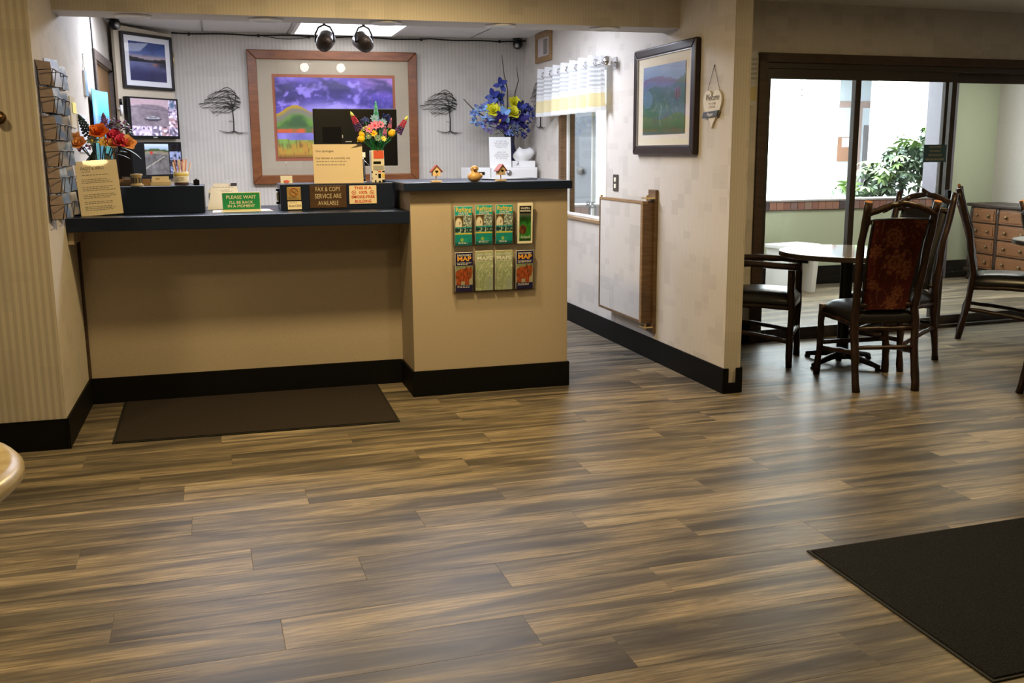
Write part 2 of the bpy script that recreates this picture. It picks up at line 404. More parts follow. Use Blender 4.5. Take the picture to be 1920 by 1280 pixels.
# sliding glass wall of the breakfast room -----------------------------
GA = math.atan(.0504)
hd = D.objects.new('door_2', None); COL.objects.link(hd); struct(hd); hd.location = (3.0, .843, 0); hd.rotation_euler = (0, 0, GA)
wh = MB().box(-.66, 5.3, 0, .12, 2.04, CE+.02).box(-.66, .165, 0, .12, 0, 2.05)
w_ = struct(wh.build('wall_glass_side', M['wall_plain'])); w_.location = (3.0, .843, 0); w_.rotation_euler = (0, 0, GA)
b_ = struct(B(-.65, .165, -.011, 0, 0, .148).build('baseboard_glass_side', M['cove'], bevel=.003)); b_.location = (3.0, .843, 0); b_.rotation_euler = (0, 0, GA)
MB().box(.16, .225, -.02, .14, 0, 2.045).box(.16, 5.2, -.02, .14, 1.985, 2.045).build('door_casing', M['casing'], hd, .004)
MB().box(.225, 5.2, .0, .12, 1.945, 1.985).box(.225, 5.2, .0, .12, 0, .022).build('track', M['bronze'], hd, .003)
def sash(x0, x1, y, mull=None, st=.055):
    m = MB().box(x0, x0+st, y, y+.035, .022, 1.945).box(x1-st, x1, y, y+.035, .022, 1.945).box(x0+st, x1-st, y, y+.035, .022, .085).box(x0+st, x1-st, y, y+.035, 1.875, 1.945)
    if mull: m.box(mull-.024, mull+.024, y-.006, y+.04, .085, 1.875)
    f = m.build('sash', M['bronze'], hd, .003)
    B(x0+st, x1-st, y+.015, y+.020, .085, 1.875).build('pane', M['glass'], f)
    return f
s1_ = sash(.225, 1.90, .01, 1.005, .045)
s2_ = sash(1.845, 3.55, .065, None, .075)
sash(3.5, 5.2, .01)
MB().box(1.855, 1.885, -.03, .012, .88, 1.075).build('door_handle', M['black'], hd, .006)

# courtyard and corridor beyond the glass ------------------------------
struct(B(XO, 8.6, 1.0, 3.7, CE, CE+.1).build('ceiling_corridor', M['ceil']))
pw = struct(MB().box(XO, 6.84, 3.53, 3.70, 0, .775).box(7.03, 7.62, 3.53, 3.70, 0, CE).build('wall_planter', M['green']))
B(XO, 6.84, 3.50, 3.74, .862, .882).build('capping', simple('grey_capstone', (.40, .38, .38), .7), pw, .004)
bm_ = [MB().box(-.0385, .0385, 0, .10, 0, .082).mesh('brick', simple('brick_%d' % i, c_, .8, var=.25, scale=18, bump=.3), .004) for i, c_ in enumerate([(.27, .13, .10), (.33, .17, .125), (.24, .15, .14), (.085, .065, .075), (.30, .20, .16)])]
rb = random.Random(5)
for i in range(52):
    part('brick', bm_[rb.choice([0, 0, 1, 1, 2, 2, 4, 3])], pw, (2.62+i*.0815, 3.505+rb.uniform(0, .004), .778))
B(2.58, 6.84, 3.53, 3.70, .77, .87).build('mortar', simple('mortar', (.42, .38, .35), .9), pw)
cove('baseboard_planter', [(XO, 3.515, 7.6, 3.53)], .19)
struct(B(6.84, 7.03, 3.48, 3.72, 0, CE).build('wall_pillar', M['greycol']))
struct(B(7.60, 7.75, .95, 3.7, 0, CE).build('wall_corridor_right', simple('grey_beige_wall', (.52, .49, .45), .7)))
cove('baseboard_corridor_right', [(7.588, .95, 7.60, 3.515)], .19)
far = struct(MB().box(0, 7.70, 6.6, 6.75, 0, 4.2).box(8.30, 14, 6.6, 6.75, 0, 4.2).box(7.70, 8.30, 6.6, 6.75, 2.36, 4.2).box(7.3, 9.6, 7.62, 7.75, 0, 2.9).box(7.3, 9.6, 6.75, 7.75, 2.8, 2.9).box(7.3, 7.45, 6.75, 7.7, 0, 2.9).box(9.45, 9.6, 6.75, 7.7, 0, 2.9).build('wall_courtyard', M['stucco']))
struct(B(-.1, 0, 3.6, 6.7, 0, 4.2).build('wall_courtyard_left', M['stucco']))
# grey utility door and its panels at the far side
d3 = D.objects.new('door_3', None); COL.objects.link(d3); struct(d3); d3.location = (8.34, 7.55, 0); d3.scale = (1.09, 1, 1.07)
B(0, .62, 0, .06, 0, 2.35).build('door_panel', M['greyblue'], d3)
MB().box(0, .60, -.02, 0, 1.86, 1.945).box(.31, .36, -.02, 0, 0, 1.86).build('door_frame', simple('faded_brown_trim', (.46, .33, .29), .7), d3, .003)
MB().box(.40, .52, -.03, -.003, 0, 1.62).build('door_leaf', simple('grey_brown_leaf', (.22, .20, .20), .7), d3, .003)
B(.0, .31, -.025, -.003, 1.13, 1.46).build('control_board', simple('wood_board', (.40, .21, .13), .6), d3, .003)
B(.055, .30, -.032, -.026, 1.325, 1.45).build('notice', M['paper'], d3)
MB().box(.17, .30, -.04, -.026, 1.17, 1.295).build('keypad', simple('grey_keypad', (.30, .34, .40), .5), d3, .004)
gr = thing('air_vent', 'pale louvred air vent set high in the white courtyard wall', 'vent', (7.23, 6.58, 2.09))
fr_ = MB().box(-.13, .13, 0, .02, 0, .014).box(-.13, .13, 0, .02, .085, .10).box(-.13, -.118, 0, .02, 0, .1).box(.118, .13, 0, .02, 0, .1).build('frame', M['white'], gr)
for i in range(4): B(-.118, .118, .004, .016, .018+i*.018, .026+i*.018).build('slat', M['concrete'], gr)
# ---------------------------------------------------------------- reception counter
rc = thing('reception_counter', 'tan laminate reception counter with a black cove base and a stepped front', 'counter', (0, 0, 0))
B(XL+.002, .53, .382, .41, .0, .985).build('recessed_panel', M['panel'], rc)
MB().box(.5303, 1.4588, 0, .02, .0, 1.174).build('front_panel', M['panel'], rc, .002)
MB().box(.5303, .55, .02, .70, .0, 1.174).build('side_panel', M['panel'], rc)
MB().box(1.4388, 1.4588, .02, .70, .0, 1.174).build('side_panel', M['panel'], rc)
MB().box(XL+.011, .52, .371, .382, .0, .148).build('cove_base', M['cove'], rc, .003)
MB().box(.5193, 1.4698, -.011, 0, .0, .148).box(.5193, .5303, -.011, .371, .0, .148).box(1.4588, 1.4698, 0, .70, .0, .148).build('cove_base', M['cove'], rc, .003)
B(XL+.002, XL+.03, .05, .37, .93, .992).build('bracket', M['panel'], rc)
lw = MB().box(XL+.001, .5295, .02, .95, .995, 1.066).build('countertop', M['navy'], None, .004)
tag(lw, 'dark navy laminate worktop of the low counter section, at the left', 'countertop')
rw = MB().box(.487, 1.472, -.05, .74, 1.175, 1.2205).build('countertop', M['navy'], None, .004)
tag(rw, 'dark navy laminate top of the raised counter section with the birdhouses on it', 'countertop')
le = MB().box(XL+.001, -.568, .30, .62, 1.0665, 1.2135).build('counter_ledge', M['navy'], None, .003)
tag(le, 'navy ledge box on the low worktop behind the leaning cream info sign', 'ledge')
ce_ = MB().box(-.157, .486, .30, .62, 1.0665, 1.2135).build('counter_ledge', M['navy'], None, .003)
tag(ce_, 'navy ledge box carrying the brown fax and copy sign', 'ledge')
dk = thing('office_desk', 'white office desk behind the counter, under the computer monitor', 'desk', (0, 0, 0))
B(-.5, 1.35, .96, 1.5, .72, .75).build('desktop', M['white'], dk, .003)
for x in (-.48, 1.31):
    for y in (.99, 1.44): B(x, x+.03, y, y+.03, 0, .72).build('leg', M['steel'], dk)

# ---------------------------------------------------------------- floor mats
def floor_mat(name, label, poly, m, edge, h=.009):
    t = thing(name, label, 'mat')
    cx = sum(p[0] for p in poly)/4; cy = sum(p[1] for p in poly)/4
    MB().zprism(poly, .0005, .005).build('rubber_border', M['rubber'], t)
    inn = [(p[0]+(edge if cx > p[0] else -edge), p[1]+(edge if cy > p[1] else -edge)) for p in poly]
    MB().zprism(inn, .0045, h).build('carpet_pile', m, t, .002)
    return t
floor_mat('counter_mat', 'dark brown carpet mat lying in front of the low counter', [(-1.06, -.50), (.352, -.525), (.366, .362), (-1.075, .362)], M['carpet2'], .014)
floor_mat('entrance_mat', 'large charcoal carpet mat on the floor at the lower right', [(1.404, -3.555), (3.65, -3.47), (3.62, -2.56), (1.424, -2.645)], M['carpet'], .011)

# ---------------------------------------------------------------- hickory chairs
def paint(nx, nz, w, h, fn, name, m, parent, loc=(0, 0, 0), rot=(0, 0, 0), curve=None):
    """a printed sheet: fine grid in XZ facing -Y, ink stored per vertex"""
    vs, cols = [], []
    for j in range(nz+1):
        for i in range(nx+1):
            u, v = i/nx, j/nz
            x, z = (u-.5)*w, v*h; y = 0
            if curve: x, y, z = curve(u, v)
            vs.append((x, y, z)); cols.append(fn(u, v))
    fs = [(j*(nx+1)+i, j*(nx+1)+i+1, (j+1)*(nx+1)+i+1, (j+1)*(nx+1)+i) for j in range(nz) for i in range(nx)]
    me = D.meshes.new(name); me.from_pydata(vs, [], fs); me.materials.append(m)
    a = me.color_attributes.new('ink', 'FLOAT_COLOR', 'POINT')
    flat = []
    for c in cols:
        r, g, b = lin([min(1, max(0, q)) for q in c]); flat += [r, g, b, 1]
    a.data.foreach_set('color', flat)
    o = D.objects.new(name, me); COL.objects.link(o)
    if parent: o.parent = parent
    o.location = loc; o.rotation_euler = rot
    return o
def sm(a, b, x):
    t = min(1, max(0, (x-a)/(b-a))); return t*t*(3-2*t)
def mx(a, b, t): return tuple(p+(q-p)*t for p, q in zip(a, b))
def nz(x, y, s=0): return noise.noise(Vector((x, y, s)))
def fb(x, y, s=0, o=4): return noise.fractal(Vector((x, y, s)), 1.0, 2.0, o)

flw = []; rf = random.Random(11)
for q in range(9): flw.append((rf.choice([.22, .5, .75])+rf.uniform(-.1, .1), .06+q*.115+rf.uniform(-.03, .03), rf.uniform(.07, .12), rf.uniform(0, 6)))
flw += [(.52, .53, .17, 1.0), (.38, .80, .13, 2.0)]
def floral(u, v):
    x, y = u*.62, v
    c = mx((.20, .07, .055), (.27, .095, .07), .5+.5*nz(x*9, y*9))
    w = abs(math.sin(9*y+5*math.sin(7*x+3*y)+4*nz(x*4, y*4, 2)))
    if w < .11: c = mx(c, (.42, .31, .21), .6)
    for fx, fy, r, s in flw:
        dx, dy = x-fx*.62, y-fy; d = math.hypot(dx, dy)/r
        if d < 1.2:
            an = math.atan2(dy, dx)
            ed = .75+.2*math.cos(7*an+s)
            if d < ed:
                t = .5+.5*math.cos(d*16+1.2*math.cos(7*an+s))
                c = mx((.23, .08, .06), (.47, .32, .21), .2+.6*t)
    t = nz(u*60, v*90, 4)
    return tuple(q*1.22 for q in mx(c, (.08, .03, .02), max(0, t)*.5))

chair_cache = {}
def log(key, pts, rad, n=8, seed=0, taper=None, wob=.28):
    """a stick of peeled hickory with sawn ends, bent a little"""
    if key in chair_cache: return chair_cache[key]
    P = [Vector(p) for p in pts]; out = []; k = 5
    for a, b in zip(P[:-1], P[1:]):
        for i in range(k): out.append(a.lerp(b, i/k))
    out.append(P[-1]); m_ = len(out)
    res = []
    for i, p in enumerate(out):
        q = math.sin(math.pi*i/(m_-1))
        res.append(p+Vector((nz(i*.45, seed*3.3), nz(i*.45, seed*3.3, 5), nz(i*.4, seed, 9)*.4))*rad*.55*q)
    rs = [rad*(1 if taper is None else 1+(taper-1)*i/(m_-1))*(1+.14*nz(i*.8, seed*1.9, 3)) for i in range(m_)]
    me = MB().tube(res, rs, n, 0, 1, True, wob, seed).mesh(key, [M['bark'], M['cutwood']])
    chair_cache[key] = me
    return me
def chair(name, label, x, y, face, arms=False):
    """origin on the floor under the seat centre; +Y is the way the sitter looks"""
    t = thing(name, label, 'chair', (x, y, 0), face, 'hickory chairs of the breakfast room')
    for s in (-1, 1):
        part('back_post', log('back_post%d' % s, [(s*.178, -.275, 0), (s*.176, -.225, .25), (s*.180, -.205, .48), (s*.192, -.255, .80), (s*.198, -.345, 1.10)], .0225, 9, 3+s), t)
        if arms:
            part('front_post', log('arm_post%d' % s, [(s*.225, .225, 0), (s*.22, .225, .35), (s*.215, .215, .632)], .0215, 9, 7+s), t)
            part('arm_rail', log('arm_rail%d' % s, [(s*.185, -.235, .66), (s*.225, -.02, .665), (s*.222, .275, .652)], .021, 9, 9+s), t)
        else:
            part('front_leg', log('front_leg%d' % s, [(s*.222, .23, 0), (s*.213, .232, .25), (s*.205, .225, .445)], .021, 9, 7+s), t)
        part('side_stretcher', log('side_stretcher%d' % s, [(s*.178, -.23, .225), (s*.20, 0, .20), (s*.215, .23, .165)], .0155, 7, 12+s), t)
        part('seat_rail', log('side_rail%d' % s, [(s*.175, -.21, .385), (s*.195, 0, .39), (s*.205, .225, .385)], .0165, 7, 15+s), t)
    part('seat_rail', log('rear_rail', [(-.18, -.212, .362), (.18, -.212, .362)], .0135, 7, 20), t)
    part('seat_rail', log('front_rail', [(-.205, .222, .385), (.205, .222, .385)], .016, 7, 21), t)
    part('rear_stretcher', log('rear_stretcher', [(-.178, -.232, .252), (.178, -.232, .252)], .0135, 7, 22), t)
    part('front_stretcher', log('front_stretcher', [(-.21, .228, .20), (.21, .228, .215)], .0145, 7, 23), t)
    part('back_rail', log('top_back_rail', [(-.20, -.318, .985), (.20, -.318, .985)], .0135, 7, 24), t)
    part('back_rail', log('low_back_rail', [(-.185, -.208, .50), (.185, -.208, .50)], .0135, 7, 25), t)
    part('crest_branch', log('crest_branch', [(-.195, -.332, 1.03), (-.07, -.338, 1.075), (0, -.34, 1.09), (.10, -.338, 1.072), (.20, -.334, 1.025)], .0185, 8, 26), t)
    part('crest_branch', log('crest_fork', [(-.11, -.335, 1.048), (-.03, -.338, 1.085), (.035, -.345, 1.118)], .015, 7, 27, .8), t)
    if 'seat' not in chair_cache:
        nx_, ny_ = 14, 14; vs = []; fs = []
        for lay, zz in ((0, .395), (1, .43)):
            for j in range(ny_+1):
                for i in range(nx_+1):
                    u, v = i/nx_*2-1, j/ny_*2-1
                    wx = .19+.022*(v+1)/2
                    ex = (1-abs(u)**6)*(1-abs(v)**6)
                    fx, fy = u*wx*(1-.06*abs(v)**4), v*.235*(1-.05*abs(u)**4)+.01
                    vs.append((fx, fy, zz+(.050*ex**.5+.016*(1-u*u)*(1-v*v) if lay else 0)))
        w_ = nx_+1; q = w_*(ny_+1)
        for j in range(ny_):
            for i in range(nx_):
                a = j*w_+i; fs.append((a+q, a+1+q, a+w_+1+q, a+w_+q)); fs.append((a, a+w_, a+w_+1, a+1))
        for i in range(nx_):
            fs.append((i, i+1, i+1+q, i+q)); a = ny_*w_+i; fs.append((a+1, a, a+q, a+1+q))
        for j in range(ny_):
            a = j*w_; fs.append((a+w_, a, a+q, a+w_+q)); a = j*w_+nx_; fs.append((a, a+w_, a+w_+q, a+q))
        chair_cache['seat'] = MB().add(vs, fs, 0, True).mesh('seat', M['leather'])
        # the padded back: leather to the front, flowered cloth to the rear
        def cu(u, v):
            wd = .134+.022*v; z = .475+v*.52; y_ = -.2-.135*v**1.5-.028*(1-(abs(2*u-1))**6)**.5+.004
            return ((u-.5)*2*wd, y_, z+.006*(1-(2*u-1)**2)*v)
        ob = paint(44, 70, 1, 1, floral, 'back_cloth', printed('flowered_cloth', .85, 0, .2), None, curve=cu)
        chair_cache['cloth'] = ob.data; D.objects.remove(ob)
        m_ = MB(); n1 = 12; vs = []
        for j in range(n1+1):
            v = j/n1; wd = .136+.022*v; z = .475+v*.52; y_ = -.2-.135*v**1.5+.004
            for i in range(n1+1):
                u = i/n1*2-1; vs.append((u*wd, y_+.022*(1-abs(u)**6)**.5, z))
        m_.add(vs, [(j*(n1+1)+i+1, j*(n1+1)+i, (j+1)*(n1+1)+i, (j+1)*(n1+1)+i+1) for j in range(n1) for i in range(n1)], 0, True)
        for j in range(n1):
            pass
        chair_cache['pad'] = m_.mesh('back_pad', M['leather'])
        e = MB()
        for s in (-1, 1): e.tube([(s*(.136+.022*v), -.2-.135*v**1.5+.002, .475+v*.52) for v in [i/8 for i in range(9)]], .0075, 6)
        e.tube([(-.158, -.333, .996), (0, -.333, 1.003), (.158, -.333, .996)], .009, 6)
        chair_cache['welt'] = e.mesh('welt', M['leather'])
    part('seat', chair_cache['seat'], t)
    b = part('back_cloth', chair_cache['cloth'], t); b['label'] = 'dark red cloth with tan flowers on the back of the chair'
    part('back_pad', chair_cache['pad'], t)
    part('back_welt', chair_cache['welt'], t)
    return t
chair('hickory_chair', 'rustic branch chair nearest the camera, its dark red flowered back turned to us', 3.225, -.455, -.215)
chair('hickory_armchair', 'rustic branch armchair half hidden behind the wall end', 2.945, .335, math.radians(-128), True)
chair('hickory_chair', 'rustic branch chair behind the near flowered one, its leather back facing left', 3.715, -.005, math.radians(112))
chair('hickory_chair', 'rustic branch chair seen from its side before the right glass door', 5.03, .47, math.radians(-131))
chair('hickory_chair', 'rustic branch chair cut off by the right picture edge', 4.09, -1.23, math.radians(-105))

def round_table(label, x, y, r=.43):
    t = thing('pedestal_table', label, 'table', (x, y, 0), 0, 'round breakfast tables')
    MB().lathe([(r-.012, .708), (r, .712), (r, .738)], 48, smooth=False).build('table_edge', M['tableedge'], t)
    MB().lathe([(r-.003, .736), (r-.003, .742), (r-.012, .743), (.001, .743)], 48, smooth=False).build('tabletop', M['tabletop'], t)
    MB().lathe([(.17, .698), (.17, .708), (.045, .69), (.038, .66), (.038, .08), (.06, .06), (.06, .04), (.001, .04)][::-1], 20).build('pedestal', M['black'], t)
    for a in range(4):
        an = math.radians(18+90*a); c, s = math.cos(an), math.sin(an)
        MB().tube([(.03*c, .03*s, .062), (.12*c, .12*s, .055), (.25*c, .25*s, .03), (.285*c, .285*s, .022)], [.024, .022, .017, .016], 8).lathe([(.018, 0), (.02, .006), (.016, .016)], 10, (.28*c, .28*s, 0)).build('foot', M['black'], t)
round_table('round laminate cafe table with a bright top, three branch chairs pushed up to it', 3.385, .03)
round_table('second round cafe table at the far right, before the chest of drawers', 5.34, .12, .43)
ft = thing('lobby_table', 'cream round table edge poking in at the left picture border', 'table', (-1.305, -3.30, 0))
MB().lathe([(.35, .695), (.378, .700), (.392, .714), (.392, .728), (.380, .742), (.36, .747), (.345, .744), (.33, .7445), (.001, .7445)], 56).build('tabletop', M['graniteW'], ft)
MB().lathe([(.001, .06), (.05, .06), (.045, .1), (.045, .69), (.12, .695), (.001, .695)], 16).build('pedestal', M['black'], ft)
for a in range(4):
    an = math.radians(45+90*a); c, s = math.cos(an), math.sin(an)
    MB().tube([(.03*c, .03*s, .06), (.15*c, .15*s, .05), (.30*c, .30*s, .02)], [.024, .02, .016], 8).build('foot', M['black'], ft)

# ---------------------------------------------------------------- chest of drawers in the corridor
M['dullbrass'] = simple('dull_brass', (.16, .11, .05), .45, .8)
dr = thing('chest_of_drawers', 'carved brown wooden chest of drawers beyond the right glass panel', 'dresser', (7.22, 3.40, 0), math.radians(-96))
dw = wood('dresser_wood', (.10, .040, .015), (.19, .078, .028), .4); dd = wood('dresser_dark', (.016, .009, .007), (.04, .02, .014), .4)
MB().box(0, 1.5, .02, .36, .12, .78).build('carcass', dd, dr, .004)
MB().box(-.03, 1.53, -.025, .37, .78, .815).build('top', dd, dr, .008)
MB().box(-.02, 1.52, -.015, .36, .09, .125).build('plinth', dd, dr, .006)
for x in (.03, .46, 1.03, 1.45):
    MB().lathe([(.03, 0), (.036, .03), (.02, .06), (.034, .09)], 12, (x, .03, 0)).build('foot', dd, dr)
    MB().lathe([(.022, .13), (.026, .2), (.018, .3), (.026, .45), (.018, .6), (.026, .72), (.02, .775)], 10, (x, .012, 0)).build('turned_column', dd, dr)
for c0, c1 in ((.06, .43), (.49, 1.0), (1.06, 1.42)):
    for q in range(4):
        z0 = .14+q*.16
        f = MB().box(c0, c1, -.005, .02, z0, z0+.145).box(c0+.02, c1-.02, -.012, -.004, z0+.02, z0+.125).build('drawer', dw, dr, .003)
        for fx in ((.25, .75) if c1-c0 > .3 else (.5,)):
            MB().lathe([(.006, 0), (.014, .008), (.018, .02), (.001, .026)], 10).build('knob', M['dullbrass'], f, loc=(c0+(c1-c0)*fx, -.012, z0+.072)).rotation_euler = (math.pi/2, 0, 0)

# white bench in the corridor
be = thing('bench', 'white painted slab bench beyond the glass behind the cafe table', 'bench', (4.70, 3.05, 0), math.radians(14))
MB().box(-.02, .42, -.16, .16, .44, .475).build('seat', M['white'], be, .004)
MB().prism([(.32, 0), (.38, 0), (.42, .44), (.35, .44)], -.15, .15).build('end_panel', M['white'], be, .003)
MB().prism([(.0, 0), (.05, 0), (.05, .44), (.0, .44)], -.15, .15).build('end_panel', M['white'], be, .003)
B(.05, .33, .10, .12, .10, .44).build('back_board', M['white'], be)
# ---------------------------------------------------------------- lettering
txt_cache = {}
def text(body, size, m, parent, loc=(0, 0, 0), width=None, bold=0.0, line=1.0, align='CENTER', name='lettering', rot=(math.pi/2, 0, 0), shear=0, ext=.0004):
    """raised lettering in the XZ plane facing -Y, centred on loc"""
    cu = D.curves.new('t', 'FONT'); cu.body = body; cu.size = size; cu.align_x = align; cu.align_y = 'CENTER'
    cu.space_line = line; cu.extrude = ext; cu.offset = bold*size; cu.resolution_u = 2; cu.shear = shear
    ob = D.objects.new('t', cu); COL.objects.link(ob)
    dg = bpy.context.evaluated_depsgraph_get(); me = D.meshes.new_from_object(ob.evaluated_get(dg))
    D.objects.remove(ob); D.curves.remove(cu)
    me.materials.clear(); me.materials.append(m); me.name = name
    o = part(name, me, parent, loc, rot)
    if width and len(me.vertices):
        xs = [v.co.x for v in me.vertices]; w = max(xs)-min(xs)
        if w > 0: o.scale = (width/w, 1, 1)
    return o
def lines(parent, x0, x1, zs, m, th=.0028, y=-.001, seed=0):
    """rows of body text too small to read, as thin word-length strips in one stuff part"""
    r = random.Random(seed); b = MB()
    for z in zs:
        x = x0; end = x1-r.uniform(0, .25)*(x1-x0)
        while x < end:
            w = min(r.uniform(.006, .018), end-x); b.box(x, x+w, y, y+.0008, z-th/2, z+th/2); x += w+.004
    o = b.build('small_print', m, parent); o['kind'] = 'stuff'; return o

# ---------------------------------------------------------------- pictures
def frame_parts(t, w, h, fw_, depth, fm, mats, glass_y=None, fbev=.008):
    """mitred frame and stepped mats, centred in X, from z = 0 up; wall at y = 0, front towards -Y"""
    m = MB()
    for a, b_, c, d in (((-w/2, 0), (w/2, 0), (w/2-fw_, fw_), (-w/2+fw_, fw_)), ((w/2, 0), (w/2, h), (w/2-fw_, h-fw_), (w/2-fw_, fw_)),
                        ((w/2, h), (-w/2, h), (-w/2+fw_, h-fw_), (w/2-fw_, h-fw_)), ((-w/2, h), (-w/2, 0), (-w/2+fw_, fw_), (-w/2+fw_, h-fw_))):
        m = MB().prism([a, b_, c, d], -depth, -.001); m.build('frame_rail', fm, t, fbev, 3)
    y = -depth+.012
    for i, (mt, ins, nxt) in enumerate(mats):
        B(-w/2+ins, w/2-ins, y+.001*len(mats)-.001*i-.0005, y+.004+.001*len(mats), ins, h-ins).build('picture_mat', mt, t)
    return y
def storm(u, v):
    x = u*1.35; n1 = fb(x*2.2, v*3, 1); n2 = fb(x*5, v*5, 7)
    sky = mx((.40, .34, .66), (.24, .20, .42), sm(-.25, .35, n1))
    sky = mx(sky, (.62, .55, .86), sm(.05, .5, fb(x*1.6+3, v*2.2, 3))*.9)
    sky = mx(sky, (.74, .58, .78), sm(.55, .95, u)*sm(.75, .95, v)*.7)
    sky = mx(sky, (.20, .19, .33), sm(.25, .0, abs(v-.80-.05*n2))*sm(.62, .35, abs(u-.25))*.5)
    sky = mx(sky, (.22, .18, .45), sm(.10, .0, abs(v-.72+.14*(u-.6)+.05*n2))*sm(.5, .7, u)*.6)
    wx_ = fb(x*2.6+1.4*n2, v*3.4+.8*n1, 11, 5)
    sky = mx(sky, (.70, .64, .92), sm(.05, .55, wx_)*.8); sky = mx(sky, (.17, .15, .33), sm(.05, .6, -fb(x*3.1+n1, v*4.2, 21, 5))*.8)
    sky = mx(sky, (.72, .68, .92), sm(.14, 0, abs(v-.62+.3*(u-.45)**2))*sm(.4, .1, abs(u-.42))*.8)
    c = sky
    h1 = .50+.17*math.exp(-((u-.16)/.14)**2)+.05*math.exp(-((u-.38)/.08)**2)-.05*u+.008*n2
    h2 = .47+.12*math.exp(-((u-.62)/.12)**2)+.05*math.exp(-((u-.98)/.1)**2)+.006*n2
    hh = max(h1, h2) if u > .45 else h1
    if v < hh:
        t = (hh-v)/.2
        c = mx((.66, .56, .22), (.52, .50, .46), sm(0, .3, t+n2*.3))
        c = mx(c, (.42, .55, .26), sm(.3, .8, t+.3*n1))
        c = mx(c, (.24, .34, .20), sm(.7, 1.2, t+.4*n2))
    if v < .40: c = mx(c, (.34, .42, .26), sm(.40, .37, v))
    if v < .37:
        c = mx(c, (.74, .40, .26), sm(.02, -.0, abs(v-.335)-.012-.02*abs(nz(x*9, 2)))*sm(-.1, .2, nz(x*7, 5)+.25))
    if v < .31: c = mx((.58, .54, .78), (.47, .45, .66), .5+n2)
    if v < .235+.02*n1:
        t = (.235-v)/.235
        c = mx((.52, .62, .36), (.70, .56, .30), sm(.1, .5, t+n2*.5))
        bl = nz(x*55+4*v, v*9, 3)+.5*nz(x*23, v*16, 8)
        c = mx(c, (.62, .66, .30), sm(.1, .5, bl)*.7); c = mx(c, (.42, .30, .16), sm(.1, .5, -bl)*.7)
        c = mx(c, (.40, .28, .16), sm(.75, 1.0, t)*.7)
    g = sum(c)/3; c = tuple(max(0, g+(q-g)*1.45)*.92 for q in c)
    return c
bp = thing('framed_painting', 'big cherry-framed painting of a purple stormy sky above hills, on the back wall', 'painting', (.520, 3.479, 1.123), 0)
W_, H_ = 1.455, 1.128
frame_parts(bp, W_, H_, .078, .045, M['cherry'], [(M['mat_linen'], .07, 0), (M['mat_rust'], .198, 0)])
paint(120, 92, W_-2*.222, H_-2*.225, storm, 'canvas', M['print'], bp, (0, -.0375, .225))
B(-W_/2+.074, W_/2-.074, -.0412, -.0402, .074, H_-.074).build('picture_glass', M['picglass'], bp)

def lake(u, v):
    n = fb(u*4, v*8, 2)
    c = mx((.42, .50, .72), (.16, .26, .52), sm(.5, 1, v))
    c = mx(c, (.80, .66, .62), sm(.12, 0, abs(v-.60))*.7)
    tl = .55+.07*abs(u-.5)*2*(1+.6*n)
    if .47 < v < tl: c = (.09, .10, .14)
    if v < .50:
        c = mx((.42, .44, .62), (.16, .17, .36), sm(.47, .15, v)); c = mx(c, (.75, .48, .40), sm(.10, 0, math.hypot((u-.72)*.6, (v-.44)*1.7)))
        c = mx(c, (.10, .11, .20), sm(.14, 0, abs(v-.44))*sm(.62, 1, u)); c = mx(c, (.10, .11, .26), sm(.045, .0, abs(u-.60))*sm(.30, .05, v)*.6)
    return mx(c, (.12, .14, .3), max(0, n)*.3)
BR = math.radians(49.8); BA = Vector((-1.17, 2.99))
def on_board(s, off=.0):
    return (BA.x+s*math.cos(BR)+off*math.sin(BR), BA.y+s*math.sin(BR)-off*math.cos(BR))
# beige panel standing across the corner, with the picture and the two screens
bd = thing('corner_panel', 'beige panel set across the left office corner, carrying a picture and two screens', 'panel', (BA.x, BA.y, 0), BR)
MB().prism([(-.055, .02), (.545, .02), (.572, 2.31), (.555, 2.352), (-.015, 2.372), (-.05, 2.335)], 0, .03).build('board', M['beigepaint'], bd, .004)
hb = MB().box(.560, .585, -.004, .004, 2.10, 2.205).build('hinge', M['brass'], bd); MB().tube([(.572, -.007, 2.098), (.572, -.007, 2.207)], .006, 8).build('pin', M['brass'], hb)
lk = thing('framed_photo', 'black-framed photo of a blue lake at dusk above the two screens', 'picture', (*on_board(.273, 0), 1.896), BR)
frame_parts(lk, .55, .43, .024, .028, M['blackframe'], [(M['mat_white'], .02, 0)], fbev=.003)
paint(60, 46, .395, .30, lake, 'photo', M['print'], lk, (0, -.0172, .065))
B(-.252, .252, -.0195, -.0187, .022, .408).build('picture_glass', M['picglass'], lk)

